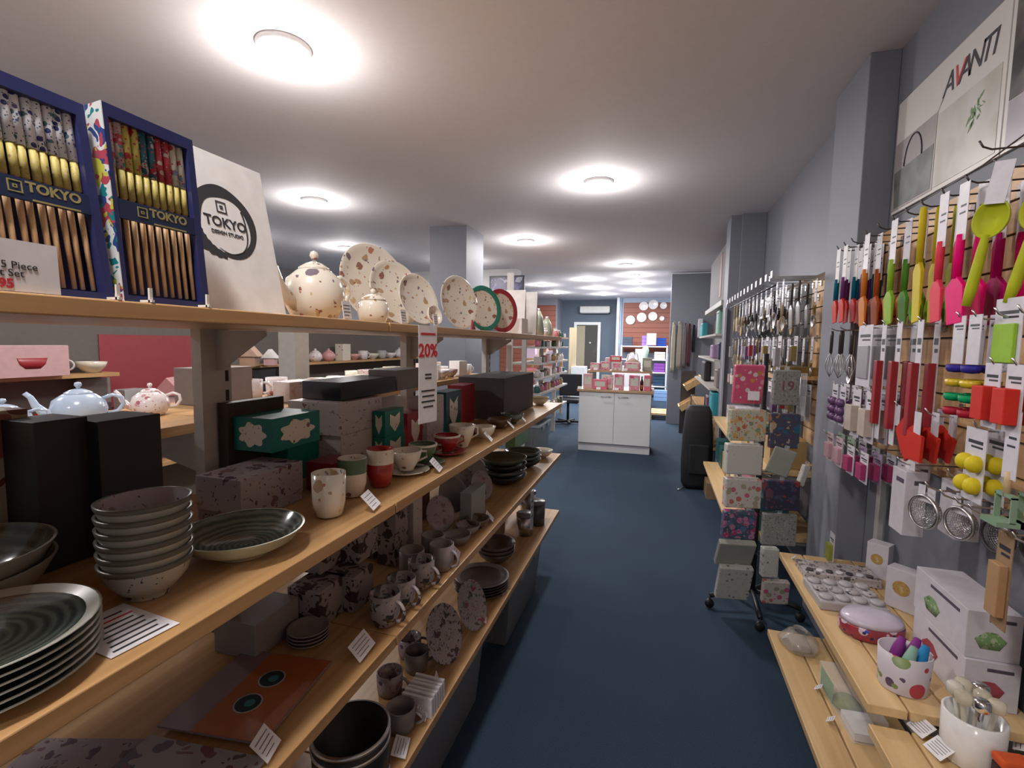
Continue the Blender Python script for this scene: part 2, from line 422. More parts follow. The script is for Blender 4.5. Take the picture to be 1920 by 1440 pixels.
def carton(name, label, loc, w, d, h, mats, rz=0, lid=None, group=None, panel=None, cat='box', tape=False):
    """w along the aisle (y), d away from it (x); origin at the foot of the centre"""
    t = thing(name, label, cat, loc, rz, group)
    MB().box(-d/2, d/2, -w/2, w/2, 0, h*(lid or 1)).build('body', mats, t, bevel=.0015)
    if lid: MB().box(-d/2-.002, d/2+.002, -w/2-.002, w/2+.002, h*lid, h).build('lid', mats, t, bevel=.002)
    if panel:
        pm, shape = panel
        q = MB()
        for X in (T(d/2+.0005, 0, h*.5) @ R(PI/2, 'Z') @ R(PI/2, 'X'), T(0, -w/2-.0005, h*.5) @ R(PI/2, 'X')):
            ww = (w if X[0][0] < .5 else d)*.33
            if shape == 'blossom':
                pts = [(ww*(1+.14*math.cos(7*a))*math.cos(a), h*.34*(1+.14*math.cos(7*a))*math.sin(a)) for a in [2*PI*k/42 for k in range(42)]]
            elif shape == 'heart':
                pts = [(-ww*.8, h*.36), (0, h*.20), (ww*.8, h*.36), (ww*.8, -h*.05), (0, -h*.38), (-ww*.8, -h*.05)]
            else: pts = [(-ww, -h*.33), (ww, -h*.33), (ww, h*.33), (-ww, h*.33)]
            q.prism(pts, 0, .0008, 0, X)
        q.build('printed_panel', pm, t)
    return t
def teapot(label, loc, mat, s=1.0, rz=0, lidm=None, spout=1, tall=1.0, group=None, name='teapot'):
    t = thing(name, label, 'teapot', loc, rz, group, scale=(s, s, s*tall))
    MB().lathe([(.035, 0), (.05, .004), (.066, .03), (.070, .055), (.062, .085), (.040, .103), (.034, .106), (.03, .106), (1e-6, .105)], 32).build('body', mat, t)
    l = MB().lathe([(.036, .104), (.034, .110), (.018, .119), (.007, .122), (1e-6, .122)], 28).build('lid', lidm or mat, t)
    MB().lathe([(.004, .120), (.005, .126), (.010, .133), (.008, .142), (1e-6, .145)], 16).build('knob', lidm or mat, l)
    MB().tube([(-.055, 0, .035), (-.08, 0, .045), (-.098, 0, .07), (-.108, 0, .098), (-.120, 0, .112)], .014, 12, taper=[1.25, 1.05, .75, .55, .5]).build('spout', mat, t)
    MB().tube([(.058, 0, .088), (.082, 0, .098), (.104, 0, .088), (.108, 0, .065), (.094, 0, .042), (.066, 0, .034)], .0062, 10).build('handle', mat, t)
    return t

# ---------------------------------------------------------------- top shelf
# chopstick gift sets: a shallow navy tray, five pairs of chopsticks each under a printed band
woodstick = wood('bamboo chopstick', (.50, .27, .12), (.74, .50, .27), 'Z', 2, .45)
wrapm = floral('bright wave wrapping', (.65, .66, .66), [(.0, .20, .22), (.50, .50, .05), (.4, .05, .08), (.02, .05, .2)], 26, .50, .35, .9, warp=.5)
goldm = floral('gold sleeve', (.46, .38, .10), [(.28, .20, .05), (.5, .42, .2)], 160, .3, .6, .6)
goldprint = M('gold print', (.36, .30, .12), .4, .3)
blueweave = floral('white and indigo pattern', (.78, .79, .84), [(.03, .04, .18), (.10, .12, .3), (.12, .22, .25)], 120, .36, .4, .75)
def logo(mb, X, s, mi=0):
    for a in ((-.5, .5, .40, .5), (-.5, .5, -.5, -.40), (-.5, -.40, -.4, .4), (.40, .5, -.4, .4), (-.15, .15, -.15, -.07), (-.15, .15, .07, .15), (-.15, -.07, -.07, .07), (.07, .15, -.07, .07)):
        mb.box(a[0]*s, a[1]*s, a[2]*s, a[3]*s, -.0002, .0004, mi, X)
    mb.add([(.28*s, -.5*s, .0005), (.5*s, -.5*s, .0005), (.5*s, -.28*s, .0005)], [(0, 1, 2)], mi, X)
def chopstick_set(label, loc, W, H, tops, tilt, rz=0):
    t = thing('chopstick_gift_set', label, 'chopstick set', loc, group='chopstick gift sets on the top shelf', rot=(0, -tilt, rz))
    D = .028
    MB().box(-D, -D+.003, 0, W, 0, H).box(-D, 0, 0, .006, 0, H).box(-D, 0, W-.010, W, 0, H).box(-D, 0, .006, W-.010, 0, .008).box(-D, 0, .006, W-.010, H-.016, H).build('tray', navy, t)
    MB().box(-D, .0005, -.001, 0, 0, H).build('side_wrap', wrapm, t)
    bw = MB().box(-.004, -.001, .006, W-.010, H*.43, H*.53, 0)
    XX = T(-.0008, W*.5, H*.485) @ R(PI/2, 'Z') @ R(PI/2, 'X')
    logo(bw, XX @ T(-.024, 0, 0), .013, 1); put_text(bw, 'TOKYO', .015, XX @ T(.012, .002, 0), 1, depth=.0003, bold=.0005)
    bw.box(-.010, .036, -.0125, -.0105, -.0002, .0003, 1, XX)
    bw.build('belly_band', [M('navy band', (.01, .02, .06), .4), goldprint], t)
    n = len(tops); pitch = (W-.016)/n
    for i, tm in enumerate(tops):
        yc = .006+pitch*(i+.5)
        for q, dy in enumerate((-.0055, .0055)):
            s = MB().tube([(-.012, yc+dy*1.0, .012), (-.012, yc+dy, H*.55)], .0036, 8, taper=[.65, 1])
            st = s.build('chopstick', woodstick, t)
            MB().tube([(-.011, yc+dy, H*.55), (-.011, yc+dy, H*.70)], .0042, 8).build('gold_sleeve', goldm, st)
            MB().tube([(-.011, yc+dy, H*.70), (-.011, yc+dy, H*.935), (-.011, yc+dy, H*.945)], .0050, 8, taper=[1, 1, .7]).build('printed_end', tm, st)
    return t
y0 = Yof(-40, -.66, 1.6); y1 = Yof(214, -.64, 1.6)
chopstick_set('navy chopstick gift set with white and indigo patterned ends, beside the long price card', (-.640, y0, ZT+.001), y1-y0, .236, [blueweave]*5, .15)
brights = [floral('sashimi pink print', (.55, .40, .42), [(.5, .05, .08), (.05, .3, .3), (.6, .6, .5)], 110, .42, .3, .9),
           floral('yellow red print', (.55, .48, .12), [(.5, .03, .05), (.6, .5, .1), (.5, .1, .1)], 90, .42, .3, .8),
           floral('petrol red print', (.02, .10, .14), [(.5, .03, .05), (.5, .5, .5), (.02, .2, .25)], 100, .42, .3, .9),
           floral('scarlet print', (.45, .04, .06), [(.6, .55, .5), (.5, .03, .05)], 110, .35, .3, .8),
           floral('cream blossom print', (.62, .58, .48), [(.45, .05, .07), (.2, .3, .5), (.5, .42, .1)], 90, .36, .3, .7)]
y0 = Yof(232, -.64, 1.6); y1 = Yof(393, -.64, 1.6)
chopstick_set('navy chopstick gift set with multicoloured ends and bright wave wrapping, leaning before the white sign', (-.640, y0, ZT+.001), y1-y0, .243, brights, .09)
# clear easel feet holding the two sets
for px, lab in ((208, 'clear easel clip at the corner of the indigo chopstick set'), (270, 'clear easel clip under the outer edge of the multicoloured chopstick set'), (378, 'clear easel clip where the multicoloured chopstick set meets the white sign')):
    y = Yof(px, -.635, 1.6)
    tag(MB().box(-.06, .012, -.002, .002, 0, .003).box(.006, .009, -.002, .002, 0, .018).build('easel_clip', M('frosted clip', (.8, .78, .75), .2), loc=(-.632, y, ZT+.001)), lab, 'easel', 'easel clips on the top shelf')
# white sign with the brush circle
y0 = Yof(318, -.74, 1.6); y1 = Yof(534, -.70, 1.6); W = y1-y0; H = .280
t = thing('brand_sign', 'white display board with a black brush-stroke circle lettered TOKYO DESIGN STUDIO', 'sign', (-.70, y0, ZT+.001), rot=(0, -.20, -.02))
MB().box(-.012, 0, 0, W, 0, H).build('board', whitegloss, t, bevel=.001)
cx, cz = W*.47, H*.56
q = MB(); N = 40
rr = W*.285
for band, (a0, a1, wmax, off) in enumerate(((1.05*PI, -.55*PI, .030, 0), (.2*PI, -.62*PI, .005, .007))):
    vs = []
    for i in range(N+1):
        a = a0+(a1-a0)*i/N; u = i/N
        th = .8*wmax*(.25+.75*(1-u)**.7)*(1+.12*math.sin(23*u)); r0 = rr-off-.004*math.sin(7*u)
        vs += [(.0004, cx+(r0-th/2)*math.cos(a), cz+(r0-th/2)*math.sin(a)*1.02), (.0004, cx+(r0+th/2)*math.cos(a), cz+(r0+th/2)*math.sin(a)*1.02)]
    q.add(vs, [(2*i, 2*i+1, 2*i+3, 2*i+2) for i in range(N)], 0)
vs = []
for i in range(21):
    u = i/20; a = 1.05*PI+.42*PI*u; th = .03*(1-.65*u)*(1+.15*math.sin(40*u)); r0 = rr*(1-.02*u)
    vs += [(.0005, cx+(r0-th*.3)*math.cos(a), cz+(r0-th*.3)*math.sin(a)), (.0005, cx+(r0+th*.7)*math.cos(a), cz+(r0+th*.7)*math.sin(a))]
q.add(vs, [(2*i, 2*i+1, 2*i+3, 2*i+2) for i in range(20)], 0)
q.build('brush_circle', M('brush ink', (.035, .035, .04), .5), t)
q = MB(); XX = T(.0006, cx, cz) @ R(PI/2, 'Z') @ R(PI/2, 'X')
logo(q, XX @ T(0, .028, 0), .020); put_text(q, 'TOKYO', .024, XX @ T(.004, .0, 0), 0, depth=.0004, bold=.0004); put_text(q, 'DESIGN STUDIO', .0088, XX @ T(.004, -.018, 0), 0, depth=.0004)
q.build('lettering', ink, t)
# long price card in front of the first set
p = at_x(0, 505, -.63); ya = Yof(-60, -.626, 1.6); yb = Yof(113, -.626, 1.6)
t = thing('price_sign', 'white price card with tiny brush circle and red price before the indigo chopstick set', 'price sign', (-.626, ya, ZT+.001), rot=(0, -.05, 0))
MB().box(-.002, 0, 0, yb-ya, 0, .052).build('card', white, t)
q = MB(); XX = T(.0004, (yb-ya), .05) @ R(PI/2, 'Z') @ R(PI/2, 'X')
put_text(q, 'Studio 5 Piece', .0105, XX @ T(-.019, -.024, 0), 0, depth=.0002, align='RIGHT'); put_text(q, 'Stick Gift Set', .0105, XX @ T(-.031, -.032, 0), 0, depth=.0002, align='RIGHT')
q.tube([(.0045*math.cos(a), .0045*math.sin(a), 0) for a in [2*PI*k/16 for k in range(16)]], .0009, 6, 0, XX @ T(-.060, -.008, 0), closed=True)
q.build('lettering', ink, t)
q = MB(); put_text(q, '$49.95', .0125, XX @ T(-.040, -.043, 0), 0, depth=.0002, align='RIGHT', bold=.0005); q.build('price_lettering', redink, t)

# floral crockery
X = -.90
def top(px, X): return (X, Yof(px, X, 1.65), ZT+.001)
teapot('large cream floral teapot beside the white brush-circle sign', top(590, -.79), flo_cream, 1.0, 1.4, tall=1.14)
p = top(700, -.74)
t = thing('sugar_pot', 'small cream floral lidded pot standing before the big leaning plates', 'sugar pot', p)
MB().lathe([(.022, 0), (.034, .006), (.042, .03), (.038, .055), (.030, .066), (1e-6, .066)], 28).build('body', flo_cream, t)
l = MB().lathe([(.034, .062), (.031, .069), (.014, .079), (1e-6, .081)], 28).build('lid', flo_cream, t)
MB().ball(.007, X=T(0, 0, .087)).build('knob', flo_cream, l)
rimred = M('red rim glaze', (.42, .02, .03), .25, coat=.5); rimteal = M('green rim glaze', (.02, .22, .16), .25, coat=.5)
def stand_plate(px, X, r, label, tilt=1.28, rz=-.35, rim=None, h=.02):
    y = Yof(px, X, 1.68)
    return plate('dinner_plate', label, (X, y, ZT+.001+r*math.sin(tilt)+.004), flo_cream, r, h, (0, tilt, rz), 'plates standing on the top shelf', rim)
stand_plate(698, -.88, .130, 'largest cream floral dinner plate, leaning behind the small lidded pot', 1.35)
stand_plate(738, -.83, .107, 'cream floral side plate leaning against the largest plate', 1.3)
stand_plate(778, -.76, .085, 'cream floral soup plate standing between the side plate and the oval-looking plate', 1.3, -.3)
stand_plate(855, -.76, .103, 'cream floral plate standing alone beside the green-rimmed plate', 1.42, -.35)
stand_plate(903, -.79, .105, 'cream floral plate with a broad green rim', 1.45, -.5, rimteal)
stand_plate(936, -.77, .108, 'cream floral plate with a broad red rim', 1.48, -.5, rimred)
bowl('small_bowl', 'small cream bowl standing on its side below the soup plate', (-.69, Yof(806, -.69, 1.62), ZT+.032), flo_cream, .032, .025, rot=(0, 1.3, -.3))
for px, lab in ((652, 'white price card between the large teapot and the small lidded pot'), (758, 'white price card before the soup plate on the top shelf'), (818, 'white price card hanging over the top shelf edge above the discount sign')):
    card_label(lab, (-.64, Yof(px, -.64, 1.6), ZT+.001), 0, .028, .036, .12, 4)
tag(MB().add([(0, 0, 0), (0, .04, 0), (0, .01, .035), (-.006, 0, 0), (-.006, .04, 0), (-.006, .01, .035)], [(0, 1, 2), (3, 5, 4), (0, 3, 4, 1), (1, 4, 5, 2), (2, 5, 3, 0)]).build('price_flag', redbox, loc=(-.64, Yof(885, -.64, 1.6), ZT+.001)), 'small red triangular price flag before the green-rimmed plate', 'price card')
# taller white stock at the end of the top shelf
carton('gift_box', 'plain white gift box beside the red-rimmed plate', (-.74, Yof(966, -.74), ZT+.001), .12, .1, .085, white)
for k, (px, X, lab) in enumerate(((979, -.74, 'folded white catalogue stand nearest the plain white gift box'), (1001, -.70, 'folded white catalogue stand at the gondola end post'))):
    y = Yof(px, X, 1.7); q = MB()
    for s in (-1, 1):
        q.add([(-.1, s*.028, 0), (.02, s*.028, 0), (.02, 0, .25), (-.1, 0, .25), (-.1, s*.025, 0), (.02, s*.025, 0), (.02, s*.002, .246), (-.1, s*.002, .246)],
              [(0, 1, 2, 3), (4, 7, 6, 5), (0, 4, 5, 1), (1, 5, 6, 2), (0, 3, 7, 4)], 0)
    tag(q.build('catalogue_stand', whitegloss, loc=(X, y, ZT+.001)), lab, 'catalogue stand', 'folded catalogue stands on the top shelf')
# discount sign
y = Yof(802, -.612, 1.5)
t = thing('discount_sign', 'white hanging discount sign reading 20% in red', 'sign', (-.612, y, ZT-.005), rz=-.2)
MB().box(0, .0015, -.04, .04, -.265, .005).build('card', white, t)
q = MB(); XX = T(.002, 0, 0) @ R(PI/2, 'Z') @ R(PI/2, 'X')
put_text(q, '20%', .05, XX @ T(0, -.065, 0), 0, depth=.0004, bold=.0012)
for z in (-.018,): q.box(-.032, .032, z-.003, z+.003, 0, .0004, 0, XX)
q.build('lettering', redink, t)
q = MB()
for z, l_ in ((-.13, .014), (-.14, .014), (-.175, .03), (-.19, .026), (-.205, .03), (-.22, .022)): q.box(-l_, l_, z-.0022, z+.0022, 0, .0004, 0, XX)
q.build('small_print', ink, t)['kind'] = 'stuff'

# ---------------------------------------------------------------- second shelf: bowls, plates, boxes and cups
Z = Z2+.001
darkglaze = glaze('dark celadon glaze', (.03, .045, .04), (.10, .12, .10), 26)
greyware = M('pale stoneware', (.36, .36, .32), .3, coat=.3)
ringed = glaze('ringed celadon glaze', (.05, .075, .07), (.16, .19, .16), 34)
bandware = floral('stoneware with ink sprigs', (.38, .37, .33), [(.06, .06, .08), (.05, .05, .09)], 30, .30, .25, .35, coat=.3, warp=.5)
def two_tone_plate(name, label, cat, loc, r, h, inside, outside, group=None, rot=None, deep=False):
    t = thing(name, label, cat, loc, group=group, rot=rot)
    P = bowl_prof(r, h, .45) if deep else plate_prof(r, h)
    k = 5
    MB().lathe(P[:k], 44, cap=False).lathe([P[k-1], P[k]], 44, cap=False).build('underside', outside, t)
    MB().lathe([(a, b+.0003) for a, b in P[k:]], 44, cap=False).build('glazed_face', inside, t)
    return t
# stack of dinner plates at the frame's edge
px, py = -.725, .325
for i in range(6):
    two_tone_plate('stoneware_plate', ['dark glazed stoneware plate, lowest of the stack at the shelf edge', 'dark glazed stoneware plate, second from the bottom of its stack', 'dark glazed stoneware plate, third from the bottom of its stack', 'dark glazed stoneware plate, fourth from the bottom of its stack', 'dark glazed stoneware plate directly under the topmost one', 'glossy dark stoneware plate, topmost of the stack, its face fully visible'][i],
                   'plate', (px, py, Z+i*.0092), .112, .018, darkglaze, greyware, 'stacked dark stoneware plates')
# two wide bowls behind them
for i in range(2):
    two_tone_plate('serving_bowl', ['wide dark serving bowl, the lower of two nested behind the plate stack', 'wide dark serving bowl nested on top, its glossy inside visible behind the plates'][i], 'bowl', (-.945, .40, Z+i*.024), .118, .068, darkglaze, greyware, 'nested wide serving bowls', deep=True)
# stack of six rice bowls
for i in range(6):
    t = thing('rice_bowl', ['pale rice bowl with ink sprigs, lowest of the stack of six', 'pale rice bowl, second from the bottom of the stack of six', 'pale rice bowl, third from the bottom of the stack of six', 'pale rice bowl, fourth from the bottom of the stack of six', 'pale rice bowl just below the topmost in the stack of six', 'pale rice bowl with dark patterned inside, topmost of the stack of six'][i], 'bowl', (-.745, .535, Z+i*.0185), i*.7, 'stacked pale rice bowls')
    P = bowl_prof(.062, .058, .45)
    MB().lathe(P[:5], 40, cap=False).lathe([P[4], P[5]], 40, cap=False).build('outside', bandware if i in (0,) else greyware, t)
    MB().lathe([(a-.0003, b+.0003) for a, b in P[5:]], 40, cap=False).build('patterned_inside', purplebox if i == 5 else darkglaze, t)
    MB().lathe([(.0605, .051), (.0624, .0585), (.0575, .0588)], 40, cap=False).build('rim', M('brown rim', (.10, .09, .07), .3), t)
# price sheet lying flat
t = thing('price_sheet', 'white printed price sheet lying flat between the plate stack and the rice bowls', 'price sheet', (-.690, .452, Z+.0002), rz=-.10)
MB().box(-.063, .063, -.042, .042, 0, .0006).build('sheet', white, t)
q = MB(); XX = R(PI/2, 'Z')
for i in range(8): q.box(-.034+.004*(i % 3), .034-.006*(i % 2), -.054+i*.0135, -.050+i*.0135, .0006, .0009, 0 if i != 6 else 1, XX)
t2 = q.build('printed_lines', [ink, redink], t); t2['kind'] = 'stuff'
# wide shallow dish
two_tone_plate('serving_dish', 'wide shallow celadon dish with glossy ringed glaze before the mauve box', 'dish', (-.728, .700, Z), .106, .046, ringed, M('celadon outside', (.42, .44, .34), .2, coat=.4), deep=True)
def yb(px, X, z=1.25): return Yof(px, X, z)
def box2(name, label, X, pa, pb, h, d, mats, z=None, **k):
    """a carton whose aisle face lies at X and spans columns pa..pb"""
    z = Z if z is None else z
    a, b = yb(pa, X, z+h*.5), yb(pb, X, z+h*.5)
    return carton(name, label, (X-d/2, (a+b)/2, z), b-a, d, h, mats, **k)
darkbox = M('black card box', (.012, .011, .014), .55)
box2('gift_box', 'large plain black box behind the stack of rice bowls', -.935, 191, 306, .247, .10, darkbox)
box2('gift_box', 'large plain black box next to the floral one, partly behind the plates', -.965, 72, 172, .255, .09, darkbox)
box2('gift_box', 'pale box with a dark red flower print beside the large black boxes', -1.045, -40, 62, .27, .06, floral('dark flower print card', (.32, .28, .24), [(.12, .03, .03), (.2, .06, .05)], 9, .38, .4, .8, warp=.5))
box2('gift_box', 'mauve patterned gift box with a glossy lid behind the celadon dish', -.835, 452, 566, .098, .12, purplebox, lid=.22)
box2('gift_box', 'large teal gift box under the teal box with blossom panel', -.96, 540, 600, .115, .055, tealbox, z=Z, lid=.5)
box2('gift_box', 'teal gift box with a pale blossom-shaped panel, upper of the pair', -.90, 510, 600, .085, .12, tealbox, z=Z+.1155, panel=(flo_small, 'blossom'))
box2('gift_box', 'tall dark brown box leaning against the upright', -1.02, 428, 534, .235, .03, M('dark brown box', (.035, .022, .018), .5))
box2('gift_box', 'pale floral gift box, lower of the two beside the teal boxes', -.88, 640, 716, .115, .17, flobox)
box2('gift_box', 'pale floral gift box, upper of the two beside the teal boxes', -.88, 636, 716, .098, .18, flobox, z=Z+.1155)
box2('gift_box', 'flat black glossy box lying across the pale floral boxes', -.90, 640, 742, .055, .14, blackgloss, z=Z+.215)
box2('gift_box', 'flat grey box at the end of the black glossy one, behind the discount sign', -.90, 745, 800, .075, .12, M('grey card', (.20, .18, .18), .5), z=Z+.215)
box2('gift_box', 'small teal box with a heart panel, lower of its pair', -.83, 722, 759, .085, .045, tealbox, panel=(flo_small, 'heart'))
box2('gift_box', 'small teal box with a heart panel, upper of its pair', -.83, 722, 757, .085, .045, tealbox, z=Z+.0855, panel=(flo_small, 'heart'))
box2('gift_box', 'small red box with a pale heart panel beside the teal pair', -.84, 764, 793, .14, .08, redbox, panel=(flo_small, 'heart'))
box2('gift_box', 'tall narrow cream box under the discount sign', -.82, 801, 832, .185, .08, flobox)
box2('gift_box', 'petrol blue box with a pale panel beyond the tall cream box', -.84, 836, 864, .185, .07, bluebox, panel=(flo_small, 'heart'))
box2('gift_box', 'deep red box next to the petrol blue box', -.88, 868, 890, .19, .08, redbox)
box2('gift_box', 'small dark red box behind the tall green and red beakers', -.80, 622, 664, .075, .08, M('dark red card', (.22, .015, .02), .5))
box2('storage_box', 'large charcoal fabric storage box at the far end of the cup shelf', -.74, 945, 1000, .215, .25, M('charcoal fabric', (.085, .08, .09), .8), group=None)
# beakers, cups and saucers along the front
def m2(px, X): return (X, yb(px, X, 1.18), Z)
mug('beaker', 'cream floral beaker, nearest of the cups to the celadon dish', 'beaker', m2(617, -.70), [flo_cream], .037, .100, taper=.8)
mug('beaker', 'green beaker with cream lower half standing between the cream and the red one', 'beaker', m2(661, -.735), [flo_small, green], .036, .100, taper=.72)
mug('beaker', 'red beaker with cream medallion behind the nearest price card', 'beaker', m2(713, -.715), [red, flo_small], .036, .105, taper=.74)
saucer_m = flo_small
def cup(px, X, label, m, band=None, r=.044, h=.055, sc=True, lab2=None):
    p = m2(px, X)
    zz = .0105 if sc else 0
    if sc: plate('saucer', lab2, p, m, .070, .012, group='saucers under the cups')
    t = bowl('tea_cup', label, (p[0], p[1], Z+zz), m, r, h, 'cups on the second shelf', band, 'cup', .5)
    MB().tube([(r*.86, 0, h*.85), (r+.018, 0, h*.80), (r+.020, 0, h*.5), (r*.80, 0, h*.35)], .0035, 8, X=R(.9)).build('handle', m, t)
cup(762, -.715, 'cream floral tea cup on its saucer beside the red beaker', flo_small, None, .047, .060, True, 'cream saucer under the cup beside the red beaker')
cup(793, -.715, 'green tea cup with pale band beyond the cream floral cup', green, flo_small, .046, .058, True, 'green saucer under the green tea cup')
cup(838, -.705, 'red tea cup with cream panel beyond the green cup', red, flo_small, .048, .058, True, 'red rimmed saucer under the red tea cup')
cup(866, -.70, 'plain pale cup with straight side beyond the red cup', flo_small, None, .05, .085, False)
bowl('small_bowl', 'small red lacquer bowl past the straight pale cup', m2(889, -.75), red, .045, .035)
bowl('small_bowl', 'small cream bowl near the charcoal storage box', m2(908, -.68), cream, .048, .05)
bowl('small_bowl', 'brown glazed bowl in front of the charcoal storage box', m2(935, -.70), M('brown glaze', (.12, .07, .04), .2, coat=.5), .06, .045)
bowl('small_bowl', 'dark olive bowl, last but one before the shelf end', m2(960, -.68), darkglaze, .06, .05)
bowl('small_bowl', 'cream bowl with a gold rim at the far end of the cup shelf', m2(1012, -.72), cream, .06, .05, band=goldm)
for px, lab in ((706, 'white price card at the shelf edge before the red beaker'), (826, 'white price card at the shelf edge before the red tea cup'), (922, 'white price card at the shelf edge before the small cream bowl'), (963, 'white price card at the shelf edge before the charcoal storage box'), (985, 'white price card furthest along the cup shelf')):
    card_label(lab, (-.618, yb(px, -.62, Z), Z), .25, .052, .045, .75, 4, group='price cards along the cup shelf')

# ---------------------------------------------------------------- third shelf
Z = Z3+.001
def y3(px, X, z=.85): return Yof(px, X, z)
# placemats lying near the eye
t = thing('placemat', 'orange placemat printed with two teal circles lying on the third shelf', 'placemat', (-.775, .755, Z+.0085), rz=.12)
MB().box(-.115, .105, -.11, .125, 0, .004).build('mat', M('mauve mat', (.22, .15, .17), .5), t)
MB().box(-.045, .104, -.109, .123, .004, .0045).build('orange_panel', M('orange print', (.34, .09, .02), .45), t)
for k, (x, y) in enumerate(((.012, -.028), (.012, .045))):
    q = MB().cyl(.027, .0006, 28, 0, T(x, y, .0046)).cyl(.024, .0008, 28, 1, T(x, y, .0050)).cyl(.010, .0008, 28, 2, T(x+.004, y, .0056))
    q.build('circle_motif', [M('dull white', (.4, .38, .38), .5), M('black teal', (.01, .02, .03), .4), M('teal print', (.03, .16, .19), .4)], t)
t = thing('placemat', 'white placemat with dark red brush pattern beside the orange placemat', 'placemat', (-.745, .53, Z+.003), rz=.10)
MB().box(-.12, .125, -.16, .10, 0, .004).build('mat', floral('red brush print mat', (.24, .20, .20), [(.09, .01, .02), (.13, .02, .03), (.05, .02, .03)], 12, .42, .45, .75, warp=.8), t)
t = thing('placemat', 'pale patterned placemat half hidden behind the red brush placemat', 'placemat', (-.93, .47, Z+.0003), rz=.3)
MB().box(-.10, .10, -.12, .12, 0, .002).build('mat', purplebox, t)
def box3(label, X, pa, pb, h, d, mats, z=None, name='gift_box', **k):
    z = Z if z is None else z
    a, b = y3(pa, X, z+h*.5), y3(pb, X, z+h*.5)
    return carton(name, label, (X-d/2, (a+b)/2, z), b-a, d, h, mats, **k)
box3('plain grey mauve box by the foot of the first upright', -.86, 478, 560, .085, .12, M('grey mauve card', (.22, .19, .19), .6))
box3('leaf printed mug box, nearest to the little stacked saucers', -.80, 600, 648, .10, .10, leafbox)
box3('leaf printed mug box beside the front row of mugs', -.765, 663, 700, .10, .10, leafbox)
box3('leaf printed mug box, upper one over the box nearest the saucers', -.86, 600, 650, .10, .10, leafbox, z=Z+.1005)
box3('leaf printed mug box, upper one behind the front row of mugs', -.80, 672, 708, .10, .085, leafbox, z=Z+.1005)
box3('dark mauve box standing behind the leaf printed boxes', -.90, 700, 740, .2, .08, M('dark mauve card', (.10, .08, .10), .5))
box3('tall narrow leaf printed box behind the middle mugs', -.80, 742, 765, .2, .07, leafbox)
box3('tall pale striped box past the narrow leaf printed one', -.80, 775, 792, .19, .07, flobox)
box3('tall dark red box between the striped box and the standing plates', -.91, 790, 806, .19, .07, M('dark wine card', (.12, .03, .04), .5))
for i in range(4):
    plate('small_saucer', ['small striped saucer, lowest of four between placemats and leaf boxes', 'small striped saucer, second lowest of four beside the leaf boxes', 'small striped saucer, third of four beside the leaf boxes', 'small striped saucer, topmost of four beside the leaf boxes'][i], (-.80, y3(578, -.80), Z+i*.0085), M('mauve stoneware', (.24, .20, .20), .3), .050, .011, group='stacked small saucers')
leafmug = floral('leaf print mug', (.30, .25, .25), [(.04, .03, .03)], 22, .40, .25, .7, coat=.4, warp=.6)
twomug = [leafmug]
for k, (px, X, lab) in enumerate(((722, -.66, 'leaf printed mug, nearest of the mugs on the third shelf'), (752, -.66, 'leaf printed mug, second of the mugs on the third shelf'), (772, -.72, 'pale mug in the rear rank behind the second mug'), (790, -.66, 'leaf printed mug with its handle towards the aisle, third of the front rank'),
        (812, -.71, 'pale mug between the third and fourth mugs, set back'), (828, -.65, 'pale mug beside the price card, fourth of the front rank'))):
    mug('mug', lab, 'mug', (X, y3(px, X), Z), twomug if k in (0, 1, 3) else [M('pale mauve ware', (.27, .23, .23), .3, coat=.3)], .040, .088, ha=-.2 if k != 2 else 2.2, group='mugs on the third shelf', taper=.72)
palegrey = M('pale grey plate', (.22, .20, .20), .3)
for k, (px, X, r, lab) in enumerate(((822, -.80, .07, 'grey dessert plate standing behind the fourth mug'), (846, -.84, .08, 'grey dessert plate leaning behind the price card'), (868, -.87, .075, 'grey dessert plate leaning, third along the row of standing plates'), (886, -.86, .09, 'larger grey plate leaning before the dark bowls'), (900, -.78, .07, 'small grey plate leaning at the end of the standing plates'))):
    y = y3(px, X, .88)
    plate('dessert_plate', lab, (X, y, Z+r*math.sin(1.2)+.003), palegrey if k % 2 else purplebox, r, .014, (0, 1.2, -.4), 'standing plates on the third shelf')
for k, (px, X, lab) in enumerate(((858, -.68, 'small pale bowl in front of the standing plates'), (877, -.68, 'small pale bowl second along before the standing plates'), (895, -.67, 'small brown bowl close to the dark round platters'))):
    bowl('small_bowl', lab, (X, y3(px, X), Z), [palegrey, purplebox, M('brown glaze')][k], .05, .04)
box3('pale card box standing below the cup shelf near the dark platters', -.70, 884, 910, .13, .05, M('pale blue grey card', (.32, .36, .36), .5))
for i in range(4):
    bowl('round_platter', ['dark round platter, lowest of the tall dark stack', 'dark round platter, second of the tall dark stack', 'dark round platter, third of the tall dark stack', 'olive round platter on top of the tall dark stack'][i], (-.765, 2.42, Z+i*.030), [black, darkglaze, black, M('olive glaze', (.09, .10, .06), .3, coat=.3)][i], .125, .05, 'stacked dark platters')
for i in range(3):
    bowl('round_platter', ['black bowl, lowest of the low dark stack at the shelf end', 'black bowl, middle of the low dark stack at the shelf end', 'olive rimmed bowl, topmost of the low dark stack at the shelf end'][i], (-.755, 2.78, Z+i*.024), [black, darkglaze, darkglaze][i], .11, .05, 'stacked dark bowls at the shelf end')
box3('small green tin box with a pale lid at the far end', -.92, 966, 990, .15, .07, M('mid green card', (.09, .20, .10), .4), lid=.88)
bowl('small_bowl', 'pale speckled bowl, last on the third shelf', (-.70, 3.05, Z), flo_small, .07, .05)
